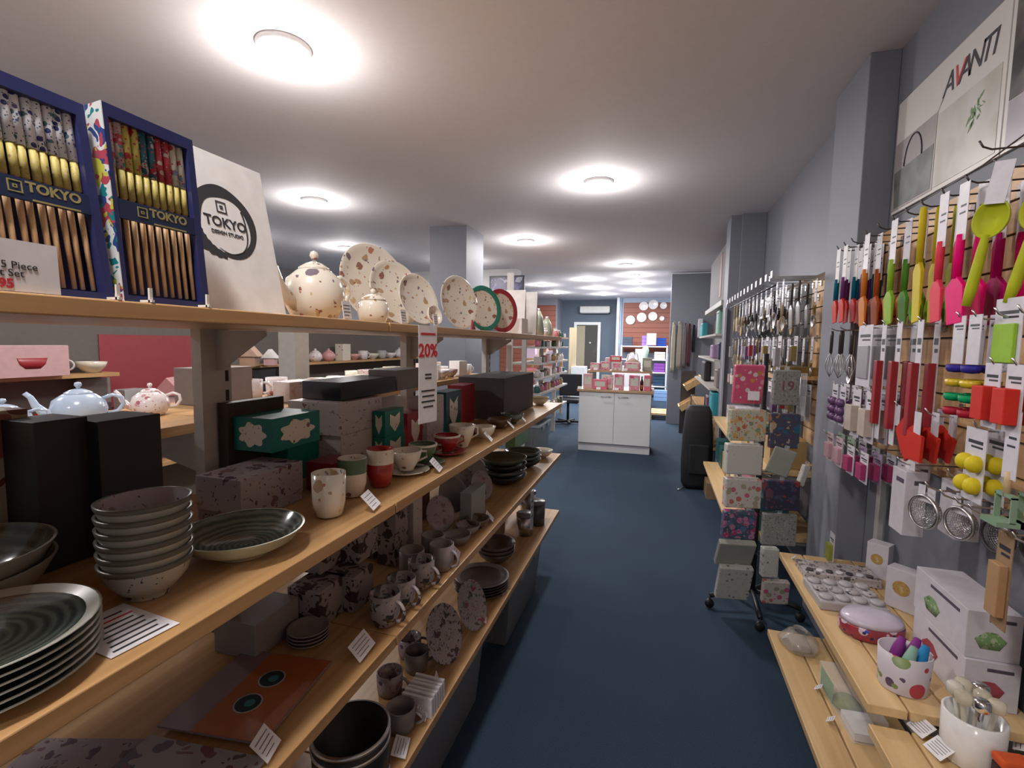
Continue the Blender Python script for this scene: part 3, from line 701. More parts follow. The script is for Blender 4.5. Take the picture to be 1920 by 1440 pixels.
for px, lab in ((690, 'long white price card before the small saucers on the third shelf'), (862, 'white price card before the mugs on the third shelf'), (925, 'white price card before the dark platters'), (515, 'white price card cut by the lower frame edge, before the placemats')):
    X = -.628
    w_ = .075 if px == 690 else .05
    card_label(lab, (X, y3(px, X, Z), Z), .3 if px != 690 else .1, w_, .045, .75, 4, group='price cards along the third shelf')

# ---------------------------------------------------------------- fourth shelf
Z = Z4+.001
def y4(px, X, z=.45): return Yof(px, X, z)
t = thing('ice_bucket', 'black round bucket with steel rims at the near end of the lowest shelf', 'bucket', (-.725, 1.015, Z))
MB().lathe([(.085, 0), (.095, .004), (.098, .13), (.092, .13), (.088, .01), (1e-6, .009)], 40).build('body', black, t)
for z in (.004, .10, .126): MB().lathe([(.0965, z), (.1005, z), (.1005, z+.006), (.093, z+.008)], 40, cap=False).build('rim_band', steel, t)
t = thing('brochure_box', 'open box of white brochures at the edge of the lowest shelf', 'brochure', (-.66, 1.30, Z))
for k in range(6): MB().box(-.05, .05, -.05+k*.017, -.04+k*.017, 0, .06+.003*(k % 2)).build('brochure', white, t)
for k, (px, X, m_, lab) in enumerate(((731, -.79, purplebox, 'mauve mug, nearest of the little group behind the bucket'), (752, -.68, palegrey, 'grey mug behind the nearest price card of the lowest shelf'), (768, -.82, purplebox, 'mauve mug set back behind the grey mug'), (781, -.76, palegrey, 'grey mug beside the leaf printed platters'))):
    mug('mug', lab, 'mug', (X, y4(px, X), Z), [m_], .042, .07, ha=.3*k, group='mugs on the lowest shelf')
for k, (px, X, r, m_, lab) in enumerate(((828, -.70, .10, 'floral ink', 'oval ink-patterned platter standing on the lowest shelf behind a price tag'), (880, -.68, .095, 'green ink', 'green and pink patterned platter standing on the lowest shelf'))):
    mt = floral(m_, (.34, .30, .30), [(.05, .04, .05), (.10, .03, .04)] if k == 0 else [(.08, .14, .08), (.25, .05, .08), (.05, .05, .05)], 34, .38, .3, .8, warp=.6)
    plate('patterned_platter', lab, (X, y4(px, X, .5), Z+r*math.sin(1.15)+.004), mt, r, .016, (0, 1.15, -.15), 'standing platters on the lowest shelf')
for i in range(5):
    plate('stoneware_plate', ['brown plate, lowest of the low stack on the bottom shelf', 'brown plate, second of the low stack on the bottom shelf', 'brown plate, third of the low stack on the bottom shelf', 'brown plate, fourth of the low stack on the bottom shelf', 'brown plate with pale rim, topmost of the low stack on the bottom shelf'][i], (-.735, 2.02, Z+i*.0125), M('umber plate', (.10, .07, .065), .3, coat=.3), .125, .022, group='stacked brown plates', rim=palegrey if i == 4 else None)
for i in range(3):
    bowl('brown_bowl', ['brown bowl, lowest of three nested past the plate stack', 'brown bowl, middle of three nested past the plate stack', 'brown bowl, topmost of three nested past the plate stack'][i], (-.77, 2.33, Z+i*.02), M('umber plate'), .10, .06, 'nested brown bowls')
for k, (X, y, h, m_, lab) in enumerate(((-.72, 2.72, .13, steel, 'squat steel canister, first of the three jars at the shelf end'), (-.69, 2.90, .15, M('smoked glass', (.08, .09, .10), .1), 'dark glass jar with a pale lid, second of the three jars'), (-.78, 3.02, .17, steel, 'tall steel canister, last of the three jars at the shelf end'))):
    t = thing('storage_jar', lab, 'jar', (X, y, Z), group='jars at the end of the lowest shelf')
    MB().cyl(.05, h-.02, 28).build('body', m_, t); MB().lathe([(.052, h-.02), (.052, h-.004), (.048, h), (1e-6, h)], 28).build('lid', palegrey, t)
carton('gift_box', 'kraft brown box standing behind the nested brown bowls', (-.90, 2.6, Z), .22, .12, .16, M('kraft card', (.28, .18, .10), .7))
for px, X, lab, ti in ((800, -.625, 'white price card between grey mug and ink-patterned platter', .75), (826, -.632, 'grey price tag propped against the ink-patterned platter', .3), (765, -.62, 'white price card lying beside the brochures', 1.3), (912, -.625, 'white price card before the stacked brown plates', .75), (945, -.625, 'small white price card past the stacked brown plates', .75)):
    card_label(lab, (X, y4(px, X, Z), Z), .3, .045 if px != 765 else .07, .042 if px != 826 else .06, ti, 4, group='price cards along the lowest shelf')
t = tag(MB().box(0, .001, -.03, .03, -.20, 0).box(.001, .0013, -.02, .02, -.06, -.05, 1).box(.001, .0013, -.02, .01, -.09, -.08, 1).box(.001, .0013, -.02, .02, -.14, -.13, 1).build('hanging_ticket', [M('ticket grey', (.42, .42, .46), .5), ink], loc=(-.603, 2.42, Z3-.03)), 'long pale ticket hanging from the third shelf above the jars', 'price tag')

# ---------------------------------------------------------------- grey plastic tubs on the carpet under the lowest shelf
tubm = M('grey plastic', (.17, .18, .19), .4); tublid = M('pale grey plastic', (.27, .29, .31), .35)
def tub(label, y0, y1, x1, h=.34):
    t = thing('storage_tub', label, 'storage tub', (x1-.195, (y0+y1)/2, 0), group='storage tubs on the carpet')
    L = (y1-y0)/2; W = .185; V = []; F = []
    rings = ((W-.03, L-.03, 0), (W, L, h), (W-.004, L-.004, h), (W-.034, L-.034, .006))
    for a, b, z in rings: V += [(-a, -b, z), (a, -b, z), (a, b, z), (-a, b, z)]
    for i in range(3):
        for k in range(4): F.append((i*4+k, i*4+(k+1) % 4, i*4+4+(k+1) % 4, i*4+4+k))
    F += [(3, 2, 1, 0), (12, 13, 14, 15)]
    MB().add(V, F).build('body', tubm, t, bevel=.008)
    for s in (-1, 1):
        for x in (-.08, .08): MB().box(x-.008, x+.008, s*(L-.012)-.012, s*(L-.012)+.012, .03, h-.02).build('corner_rib', tubm, t)
    MB().box(-W-.008, W+.008, -L-.008, L+.008, h-.022, h+.006).box(-W+.02, W-.02, -L+.02, L-.02, h+.006, h+.014).build('lid', tublid, t, bevel=.004)
    for s in (-1, 1): MB().box(W+.004, W+.014, s*L*.45-.05, s*L*.45+.05, h-.055, h+.004).build('clasp', tublid, t)
tub('long grey plastic tub with lid under the lowest shelf, nearest the camera', 1.22, 1.88, -.655)
tub('grey plastic tub with lid under the far end of the gondola', 2.22, 2.90, -.645)

# ---------------------------------------------------------------- the neighbouring aisle, seen through the gondola
ZR = 1.321
sky = M('pale blue ceramic', (.42, .52, .66), .2, coat=.4); pinkware = floral('pink sprig ceramic', (.72, .66, .66), [(.4, .12, .14), (.55, .3, .3)], 30, .28, .2, .7, coat=.4)
def tp(label, px, X, s, m, rz, **k): return teapot(label, (X, Yof(px, X, 1.33), ZR), m, s, rz, **k)
tp('pale blue teapot with its spout to the aisle, behind the large black boxes', 150, -1.36, .80, sky, .85, tall=.92)
tp('pale blue teapot cut by the frame edge, only its handle side showing', 8, -1.36, .70, sky, .85, tall=.8)
tp('cream and pink floral teapot standing before the wine red panel', 283, -1.36, .66, pinkware, .70, tall=.95)
tag(MB().box(-.03, .03, -.035, .035, 0, .002).build('price_card', white, loc=(-1.30, Yof(232, -1.30, 1.3), ZR)), 'white price card lying between the pale blue and the pink teapot', 'price card')
carton('gift_box', 'grey box on the rear shelf beside the pink floral teapot', (-1.45, Yof(405, -1.45, 1.3), ZR), .2, .12, .12, M('dusky card', (.16, .13, .12), .6))
tag(MB().box(-.05, .05, -.05, .05, 0, 1.64).build('display_post', M('pale post', (.42, .41, .39), .5), loc=(-1.74, Yof(551, -1.74, 1.5), 0), bevel=.003), 'pale square post standing in the neighbouring aisle behind the gondola', 'post')

# second gondola across that aisle
# a heap of pale small goods on the rear shelf beyond the first bay
rr_ = random.Random(21)
yy = 1.42; kk = 0
while yy < 3.1:
    for X_ in (-1.24, -1.42):
        m_ = [whitegloss, flobox, pinkware, cream, M('sage tin', (.25, .30, .22), .5), white][rr_.randrange(6)]
        nm_ = {'white gloss': 'white', 'floral print card': 'floral', 'pink sprig ceramic': 'pink-sprigged', 'cream ceramic': 'cream', 'sage tin': 'sage', 'white card': 'white'}[m_.name]
        kk += 1; lab = 'small %s piece, %s in the heap along the rear shelf' % (nm_, nth(kk))
        g_ = 'pale goods heaped on the rear shelf'
        if rr_.random() < .45: carton('gift_box', lab.replace('piece', 'box'), (X_, yy, ZR), .09, .08, rr_.uniform(.05, .10), m_, rz=rr_.uniform(-.3, .3), group=g_)
        elif rr_.random() < .5: mug('cup', lab.replace('piece', 'cup'), 'cup', (X_, yy, ZR), [m_], .04, .07, ha=rr_.uniform(-1, 1), group=g_)
        else: bowl('small_bowl', lab.replace('piece', 'bowl'), (X_, yy, ZR), m_, .05, .05, g_)
    yy += .125
G = thing('shelving_gondola', 'taupe gondola across the neighbouring aisle with a wine red centre panel', 'shelving', (-3.05, 0, 0))
taupe = M('taupe panel', (.13, .115, .105), .7); wine = M('wine red panel', (.28, .045, .055), .6)
MB().box(-.03, 0, -1.0, 6.2, 0, 1.72).build('back_panel', taupe, G)
RY0, RY1 = Yof(190, -3.04, 1.3), Yof(372, -3.04, 1.3)
MB().box(.001, .006, RY0, RY1, 1.125, 1.55).build('red_panel', wine, G)
B_SH = ((.42, .28), (.80, .28), (1.12, .26), (1.34, .16))
for z, d in B_SH:
    for y0, y1 in ((-.9, RY0), (RY0, RY1), (RY1, RY1+1.2), (RY1+1.2, 4.9), (4.9, 6.1)):
        if z == 1.34 and y0 == RY0: continue
        MB().box(.006, d, y0+.003, y1-.003, z-.02, z).build('shelf', wine if (z == 1.12 and y0 < RY1) else pine, G)
MB().box(-.04, .1, -1.0, 6.2, 1.72, 1.745).build('top_board', pine, G)
rnd = random.Random(5)
def proto_off(): return (0, 0, -50)
smallware = []
cols = [whitegloss, cream, pinkware, M('blush ceramic', (.62, .32, .32), .3), flo_small, M('soft grey ware', (.4, .4, .4), .3)]
protoM = None
# goods on it: cups, jugs, lidded pots and boxes in rows
k = 0
for z, d in B_SH[1:]:
    y = .05; cnt = 0
    while y < 6.0:
        kind = rnd.choice(['mug', 'box', 'bowl', 'pot', 'mug']); m_ = rnd.choice(cols)
        if z == 1.34 and RY0-.08 < y < RY1+.08: y += .1; continue
        if z == 1.34 and any(abs(y-Yof(p_, -2.83, 1.4)) < .14 for p_ in (468, 507)): y += .1; continue
        if z == 1.12 and any(abs(y-Yof(p_, -2.83, 1.25)) < w_ for p_, w_ in ((325, .2), (470, .30), (80, .22), (55, .24), (173, .14))): y += .1; continue
        X = -3.05+d*.62
        lab = {'mug': 'small %s cup in the crowded neighbouring aisle', 'box': 'small %s gift box in the crowded neighbouring aisle', 'bowl': 'small %s bowl in the crowded neighbouring aisle', 'pot': 'small %s lidded pot in the crowded neighbouring aisle'}[kind]
        cn = {0: 'white', 1: 'cream', 2: 'pink-sprigged', 3: 'blush', 4: 'floral', 5: 'grey'}[cols.index(m_)]
        where = {1.34: ' on the uppermost shelf', 1.12: ' on the middle shelf', .80: ' on the lower shelf'}[z]
        cnt += 1; lab = 'small %s %s, %s piece along the %s shelf of the neighbouring aisle' % (cn, {'mug': 'cup', 'box': 'gift box', 'bowl': 'bowl', 'pot': 'lidded pot'}[kind], nth(cnt), where.split()[-2]); grp = 'small ware in the neighbouring aisle'+where
        p = (X, y, z+.001)
        if kind == 'mug': mug('cup', lab, 'cup', p, [m_], .05, .09, ha=rnd.uniform(-1, 1), group=grp)
        elif kind == 'bowl': bowl('small_bowl', lab, p, m_, .07, .06, grp)
        elif kind == 'box': carton('gift_box', lab, p, .12, .09, rnd.choice([.08, .12, .16]), m_, group=grp)
        else:
            t = thing('lidded_pot', lab, 'pot', p, group=grp)
            MB().lathe([(.035, 0), (.06, .03), (.058, .06), (.04, .085), (1e-6, .085)], 20).build('body', m_, t)
            MB().lathe([(.042, .084), (.02, .100), (.008, .103), (.011, .115), (1e-6, .119)], 16).build('lid', m_, t)
        y += rnd.uniform(.15, .22); k += 1
# the few larger pieces that can be made out
pinkcard = M('pink card', (.60, .38, .38), .5)
t = carton('gift_box', 'pink box with a red teacup picture standing before the taupe panel', (-2.86, Yof(55, -2.86, 1.4), 1.341), .30, .05, .15, pinkcard)
q = MB(); q.lathe([(.03, 0), (.05, .02), (.06, .05), (1e-6, .05)], 20, 0, T(.026, 0, .04) @ Matrix.Diagonal((.06, 1, 1, 1))); q.build('teacup_picture', redbox, t)
plate('serving_plate', 'red plate lying on the shelf before the pink picture box', (-2.80, Yof(80, -2.80, 1.3), 1.121), red, .14, .03)
t = carton('mounted_picture', 'small grey square picture standing against the wine red panel', (-3.00, Yof(173, -3.0, 1.4), 1.121), .16, .02, .185, M('grey mount', (.22, .2, .19), .6), cat='picture')
def house(label, px, X, z, s, m1, m2):
    t = thing('cookie_house', label, 'ornament', (X, Yof(px, X, z+.08), z), .5)
    MB().box(-.05*s, .05*s, -.06*s, .06*s, 0, .07*s).build('walls', m1, t)
    MB().prism([(-.075*s, 0), (.075*s, 0), (0, .09*s)], -.07*s, .07*s, 0, T(0, 0, .07*s) @ R(PI/2, 'Z') @ R(PI/2, 'X') @ R(PI/2, 'Y') if False else T(0, 0, .07*s) @ R(PI/2, 'X')).build('roof', m2, t)
    return t
house('pink gabled ornament house at the edge of the wine red panel', 325, -2.76, 1.121, 1.15, pinkcard, M('dusky pink roof', (.42, .18, .18), .5))
house('brown gabled ornament house behind the first upright', 468, -2.83, 1.341, 1.0, M('gingerbread', (.36, .22, .14), .6), M('iced roof', (.42, .28, .2), .5))
house('small gabled ornament house with a white peak beside the brown one', 507, -2.83, 1.341, .75, pinkcard, whitegloss)
carton('gift_box', 'flat black box under the gabled ornament houses', (-2.86, Yof(470, -2.86, 1.3), 1.121), .40, .08, .185, darkbox)

# picture on the bulkhead
t = thing('framed_poster', 'dark navy framed poster hung high on the pale bulkhead behind the column', 'picture', (at_y(951, 533, 8.74).x, 8.74, at_y(951, 533, 8.74).z))
W2, H2 = .34, .155
MB().box(-W2, W2, -.03, -.001, -H2, H2).build('frame', black, t)
MB().box(-W2+.03, W2-.03, -.032, -.030, -H2+.03, H2-.03).build('print', floral('navy print', (.03, .03, .09), [(.10, .08, .2), (.3, .3, .35), (.02, .02, .05)], 7, .4, .4, .8, warp=.6), t)

# shelving bay past the end of the gondola
G2 = thing('shelving_unit', 'pale shelving unit packed with small goods just past the crockery gondola', 'shelving', (-1.72, 0, 0))
whitem = M('white shelf', (.5, .47, .44), .5)
for y in (6.3, 7.3, 8.3): MB().box(-.03, .03, y-.02, y+.02, 0, 1.8).build('upright', whitem, G2)
UZ = (.55, .86, 1.07, 1.27, 1.49, 1.64)
for z in UZ:
    for y0, y1 in ((6.3, 7.3), (7.3, 8.3)): MB().box(-.2, .24, y0+.022, y1-.022, z-.025, z).build('shelf', whitem if z < 1.6 else pine, G2)
gm = [M('olive tin', (.10, .11, .06), .4), white, M('amber pack', (.45, .30, .12), .5), M('rose pack', (.45, .16, .2), .5), flobox, M('teal dark pack', (.02, .10, .10), .5), cream]
gn = ['olive', 'white', 'amber', 'rose', 'floral', 'dark teal', 'cream']
for z, zn in zip(UZ, ('lowest', 'second', 'third', 'fourth', 'fifth', 'top')):
    y = 6.42; kk = 0
    while y < 8.2:
        i = rnd.randrange(7); kk += 1
        if abs(y-7.3) > .1 and not (z == 1.64 and min(abs(y-Yof(1014, -1.56, 1.8)), abs(y-Yof(1030, -1.56, 1.8))) < .17):
            lab = 'small %s package, %s along the %s board of the packed unit' % (gn[i], nth(kk), zn); grp = 'packages on the %s board past the gondola' % zn
            if rnd.random() < .5: carton('package', lab, (-1.56, y, z+.001), .10, .09, rnd.uniform(.06, .11), gm[i], group=grp, cat='package')
            else:
                t = thing('lidded_jar', lab.replace('package', 'jar', 1), 'jar', (-1.56, y, z+.001), group=grp.replace('packages', 'jars'))
                MB().lathe([(.035, 0), (.045, .02), (.045, .07), (.03, .09), (1e-6, .09)], 14).build('body', gm[i], t)
                MB().cyl(.032, .02, 14, 0, T(0, 0, .09)).build('lid', whitegloss, t)
        y += rnd.uniform(.16, .24)
# tall glass dome pieces on its top
for px, h, lab in ((1014, .34, 'tall clear-topped ornament on the packed unit next to the end post'), (1030, .26, 'shorter green ornament on the packed unit beside the tall one')):
    y = Yof(px, -1.56, 1.8)
    t = thing('ornament', lab, 'ornament', (-1.60, y, 1.641))
    MB().lathe([(.08, 0), (.09, .04), (.07, h*.7), (.03, h), (1e-6, h)], 20).build('body', M('sage ornament', (.25, .26, .20), .4), t)
    MB().cyl(.02, .03, 12, 0, T(0, 0, h)).build('stopper', whitegloss, t)
# pink display further on
G3 = thing('display_table', 'pine tiered display of pink goods beyond the packed unit', 'display table', (-2.35, 10.2, 0))
for z, w_ in ((.62, .5), (.95, .42), (1.22, .36)):
    MB().box(-w_, w_, -.4, .4, z-.03, z).build('shelf', pine, G3)
for x, y in ((-.33, -.33), (.33, -.33), (-.33, .33), (.33, .33)): MB().box(x-.02, x+.02, y-.02, y+.02, 0, 1.19).build('leg', pine, G3)
rose = M('rose goods', (.62, .22, .26), .5); lil = M('lilac goods', (.62, .5, .66), .5)
for i, (x, z, w_, h, m_, lab) in enumerate(((-.22, 1.221, .2, .22, lil, 'lilac box, tallest on the pink tiered display'), (.02, 1.221, .18, .12, cream, 'cream box on the pink tiered display'), (.22, 1.221, .16, .16, lil, 'lilac package at the end of the pink tiered display'), (-.2, .951, .25, .06, rose, 'flat rose tray on the middle tier of the pink display'), (.12, .951, .2, .12, pinkcard, 'pale pink box on the middle tier of the pink display'), (-.25, .621, .2, .14, rose, 'rose box on the lowest tier of the pink display'), (.05, .621, .24, .1, cream, 'cream box on the lowest tier of the pink display'))):
    carton('gift_box', lab, (-2.35+x, 10.0, z), .2, w_, h, m_)
for k in range(3):
    t = thing('pink_flower_bunch', ['pink dried bunch above the lilac box', 'brown dried bunch on the pink tiered display', 'white dried bunch on the pink tiered display'][k], 'dried flowers', (-2.5+.2*k, 10.3, 1.221))
    q = MB()
    for j in range(14): q.ball(.03, 0, T(rnd.uniform(-.08, .08), rnd.uniform(-.05, .05), .26+rnd.uniform(-.06, .1)), 8)
    q.build('blossoms', [rose, M('dried brown', (.25, .14, .09), .7), white][k], t)
    MB().lathe([(.03, 0), (.04, .1), (.02, .22)], 12).build('vase', cream, t)
carton('cardboard_carton', 'white carton on the floor before the back door', (-1.95, 12.6, 0), .5, .35, .95, M('white board', (.55, .58, .6), .6), cat='box')
t = thing('timber_slab', 'narrow pine board standing before the back door frame', 'board', (-2.12, 12.5, 0)); MB().box(-.09, .09, -.02, .02, 0, 1.95).build('board', wood('pale pine panel', (.42, .34, .22), (.55, .45, .30), 'Z', .5), t)
t = thing('office_chair', 'black chair half hidden beyond the white island', 'chair', (-1.62, 9.2, 0))
MB().cbox(.46, .46, .08, 0, T(0, 0, .42)).build('seat', black, t, bevel=.02); MB().box(-.22, .22, .2, .26, .52, .95).build('backrest', black, t, bevel=.02)
MB().cyl(.025, .34, 12, 0, T(0, 0, .08)).build('post', black, t)
for i in range(5): MB().box(0, .26, -.02, .02, .03, .07, 0, R(i*2*PI/5)).build('foot', black, t)
tub2 = tub('grey tub on the carpet under the packed unit beyond the gondola', 6.4, 7.1, -1.50, .4)

# ---------------------------------------------------------------- back of the shop
def yfix(px, py, Y): return at_y(px, py, Y)
p0 = at_y(1087, 574, 15.6); p1 = at_y(1143, 588, 15.6)
t = thing('air_conditioner', 'white split air conditioner high on the slate blue back wall', 'air conditioner', ((p0.x+p1.x)/2, 15.849, p1.z))
Wd = (p1.x-p0.x)/2; Hh = p0.z-p1.z
MB().box(-Wd, Wd, -.22, -.001, .03, Hh).build('housing', M('ac plastic', (.62, .62, .6), .4), t, bevel=.02)
MB().box(-Wd+.04, Wd-.04, -.2, -.03, .012, .03).build('vent', M('vent grey', (.35, .36, .36), .5), t)
p0 = at_y(1077, 604, 15.84); p1 = at_y(1127, 604, 15.84); zt = p0.z
t = thing('door_1', 'white framed glass back door reflecting the shop', 'door', (0, 15.84, 0)); t['kind'] = 'structure'
del t['label']; del t['category']
fw = M('door frame white', (.66, .68, .68), .4)
MB().box(p0.x-.0, p0.x+.09, -.06, 0, 0, zt).box(p1.x-.09, p1.x, -.06, 0, 0, zt).box(p0.x+.09, p1.x-.09, -.06, 0, zt-.09, zt).build('door_frame', fw, t)
MB().box(p0.x+.09, p1.x-.09, -.03, -.01, 0, zt-.09).build('door_glass', M('dark door glass', (.10, .10, .09), .08, .3), t)
MB().box(p0.x+.09, p0.x+.36, -.028, -.032, .0, zt-.12).build('door_side_panel', M('door wood', (.30, .26, .18), .5), t)
MB().box(p0.x+.5, p1.x-.3, -.036, -.031, 1.55, 1.60).build('door_push_bar', steel, t)
# red-brown slatwall with white plates
sl = M('red brown slatwall', (.24, .075, .045), .5); slg = M('slat groove', (.08, .03, .02), .8)
def slatwall(name, label, x0, x1, y, z0, z1, step=.15, m_=None, gm_=None):
    t = thing(name, label, 'wall panel', (0, y, 0))
    q = MB(); z = z0
    while z < z1-.02: q.box(x0, x1, -.018, 0, z, min(z+step-.008, z1)); z += step
    q.box(x0, x1, -.006, 0, z0, z1, 1); q.build('slatted_panel', [m_ or sl, gm_ or slg], t)
    return t
slatwall('slatwall', 'red-brown slatted wall panel hung with white plates at the back', -1.06, .30, 15.295, 1.3, 2.80)
slatwall('slatwall', 'red-brown slatted wall panel behind the pink tiered display', -4.9, -3.1, 14.995, .6, 2.72)
slatplates = [(1182, 600, .135), (1203, 595, .14), (1224, 593, .13), (1207, 574, .13), (1225, 571, .14), (1244, 573, .10), (1241, 597, .07)]
names = ['white plate on the red-brown slatwall, lowest and furthest towards the air conditioner', 'white plate in the lower row of the red-brown slatwall, second along', 'white plate in the lower row of the red-brown slatwall, third along', 'white plate in the upper row of the red-brown slatwall, first along', 'white plate in the upper row of the red-brown slatwall, in the middle', 'white plate in the upper row of the red-brown slatwall, beside the return wall', 'small dark-centred plate at the end of the lower slatwall row']
for (px, py, r), lab in zip(slatplates, names):
    p = at_y(px, py, 15.24)
    plate('wall_plate', lab, (p.x, 15.255, p.z), whitegloss, r, .02, (PI/2, 0, 0), 'white plates on the back slatwall')
# shelves under it with towels and boxes
G4 = thing('shelving_unit', 'white shelf unit of towels and linen under the white wall plates', 'shelving', (-.42, 14.9, 0))
for z in (.35, .75, 1.12, 1.5): MB().box(-.62, .66, -.3, .3, z-.03, z).build('shelf', white, G4)
for x in (-.62, .66): MB().box(x-.02, x+.02, -.3, .3, 0, 1.52).build('side_panel', white, G4)
def towel(label, x, y, z, w_, h, m_, n=3):
    t = thing('folded_towel', label, 'towel', (x, y, z), group='folded towels at the back')
    q = MB()
    for i in range(n): q.box(-w_/2, w_/2, -.12, .12, i*h/n+.001, (i+1)*h/n-.004)
    q.build('folded_cloth', m_, t, bevel=.008); return t
purp = M('purple towel', (.28, .16, .62), .9); navyt = M('royal blue towel', (.01, .05, .30), .9); plum = M('plum towel', (.22, .06, .35), .9); dteal = M('ink teal towel', (.02, .05, .09), .9); paleb = M('pale blue towel', (.22, .36, .62), .9)
def at_px(px, py, Y): p = at_y(px, py, Y); return p.x, p.z
for px, z, w_, h, m_, lab in ((1177, 1.501, .28, .26, M('dark slate linen', (.04, .06, .09), .8), 'dark slate linen stack beside the pale column at the back'), (1215, 1.501, .34, .30, purp, 'purple towel stack beneath the white wall plates'), (1240, 1.501, .26, .24, navyt, 'royal blue towel stack beside the scarves'), (1200, 1.121, .24, .3, white, 'white towel stack on the second shelf at the back'), (1238, 1.121, .3, .22, cream, 'cream towel stack on the second shelf at the back'), (1238, .751, .3, .26, plum, 'plum towel stack between island and scarves'), (1238, .351, .3, .28, dteal, 'ink teal towel stack under the plum towels')):
    x, _ = at_px(px, 640, 14.8); towel(lab, x, 14.78, z, w_, h, m_)
towel('pale blue towel stack, lowest at the back beside the island', at_px(1238, 740, 14.0)[0], 14.0, .0, .35, .3, paleb)
x, _ = at_px(1222, 620, 14.5)
tag(MB().box(-.13, .13, -.002, .002, 0, .34).build('sale_poster', M('pale pink paper', (.7, .5, .48), .6), loc=(x, 14.58, 1.53)), 'small pale pink notice standing among the towels', 'sign')
for px, h, m_, lab in ((1203, .5, M('mint ware', (.45, .58, .5), .4), 'tall mint bundle behind the island display'), (1180, .32, M('lilac grey pack', (.42, .36, .44), .5), 'lilac grey bundle behind the island display')):
    t = thing('fabric_bundle', lab, 'fabric bundle', (at_px(px, 650, 12.5)[0], 12.5, 1.028), rot=(0, .25, 0))
    MB().lathe([(.08, 0), (.10, .1), (.09, h*.8), (.03, h), (1e-6, h)], 14).build('cloth', m_, t)
t = thing('display_plinth', 'white display plinth behind the island', 'plinth', (-.62, 12.5, 0)); MB().box(-.45, .45, -.3, .3, 0, .998).build('body', white, t)
# low pine platform on the floor
t = thing('pallet_platform', 'low pine pallet on the carpet below the scarves', 'platform', (.28, 10.75, 0))
for i in range(3): MB().box(-.45, .45, -.4+i*.28, -.18+i*.28, .10, .14).build('plank', pine_plank, t)
for x in (-.4, 0, .4): MB().box(x-.04, x+.04, -.4, .4, 0, .099).build('runner', pine_plank, t)
# scarves on the return wall
def scarf(label, x, ztop, zbot, w_, m_, n=7, ph=0):
    w_ *= .62; yo = .035*(int(ph) % 2)
    t = thing('hanging_scarf', label, 'scarf', (x, 9.94, ztop))
    MB().tube([(0, -.001, 0), (0, -.15, 0), (0, -.16, .02)], .006, 6).build('hook', steel, t)
    V = []; F = []; N = 10
    for j in range(N+1):
        u = j/N; zz = -(ztop-zbot)*u
        for i in range(n*2+1):
            v = i/(n*2)-.5
            V.append((v*w_*(.55+.45*min(1, u*3)), -.10-yo+.012*math.cos(i*PI+.3*math.sin(3*u+ph))-.01*math.sin(4*u), zz-.02*math.sin(i*1.7+ph)*(u > .9)))
    K = n*2+1
    for j in range(N):
        for i in range(K-1): F.append((j*K+i, j*K+i+1, (j+1)*K+i+1, (j+1)*K+i))
    o = MB().add(V, F, 0, I4, True).build('cloth', m_, t)
    s = o.modifiers.new('thick', 'SOLIDIFY'); s.thickness = .006
    return t
crm = M('cream knit', (.52, .48, .38), .95); crm2 = floral('flecked cream knit', (.48, .44, .36), [(.3, .26, .2), (.6, .56, .5)], 60, .3, .95)
scarf('long cream scarf hanging first on the end of the return wall', .27, 1.97, 1.03, .12, crm, 4)
scarf('long flecked cream scarf hanging second on the return wall', .375, 1.99, 1.10, .13, crm2, 5, 1)
scarf('taupe scarf hanging between cream and dark scarves', .47, 1.96, 1.12, .10, M('taupe knit', (.28, .22, .20), .95), 4, 2)
scarf('wine red scarf hanging beside the dark one', .55, 1.95, 1.15, .10, M('wine knit', (.13, .05, .055), .95), 4, 3)
scarf('short near-black scarf, last on the return wall', .63, 1.93, 1.42, .09, M('black knit', (.02, .02, .03), .95), 3, 4)

# ---------------------------------------------------------------- white island
cabm = M('white laminate', (.80, .81, .82), .4, noise=.02); topm = wood('oak worktop', (.40, .26, .15), (.55, .38, .24), 'X', .6, .4)
t = thing('island_cabinet', 'white two-door island cabinet with a wooden worktop in the middle of the aisle', 'cabinet', (-.565, 6.93, 0))
MB().box(-.5, .5, .02, .62, .12, .86).build('body', cabm, t)
MB().box(-.5, .5, .05, .60, 0, .12).build('plinth', cabm, t)
MB().box(-.53, .53, -.02, .66, .861, .895).build('worktop', topm, t, bevel=.003)
for s in (-1, 1):
    d = MB().box(-.247+s*.25, .247+s*.25, -.001, .019, .125, .855).build('door', cabm, t, bevel=.002)
    MB().tube([(s*.12-.065, -.001, .80), (s*.12-.065, -.025, .80), (s*.12+.065, -.025, .80), (s*.12+.065, -.001, .80)], .005, 8).build('handle', steel, d)
t = thing('riser_shelf', 'pine riser shelf standing on the island among pink boxes', 'riser', (-.53, 7.32, .896))
MB().box(-.46, .46, -.16, .16, .235, .262).build('top', topm, t)
for x in (-.44, .44): MB().box(x-.012, x+.012, -.15, .15, 0, .234).build('side', topm, t)
pk = [floral('pink blossom card', (.66, .26, .34), [(.75, .45, .5), (.55, .1, .18), (.7, .6, .6)], 14, .4, .5, .7), M('hot pink card', (.70, .16, .24), .45), pinkcard, floral('mint rose card', (.60, .60, .52), [(.6, .25, .3), (.3, .4, .3)], 22, .35, .5, .6)]
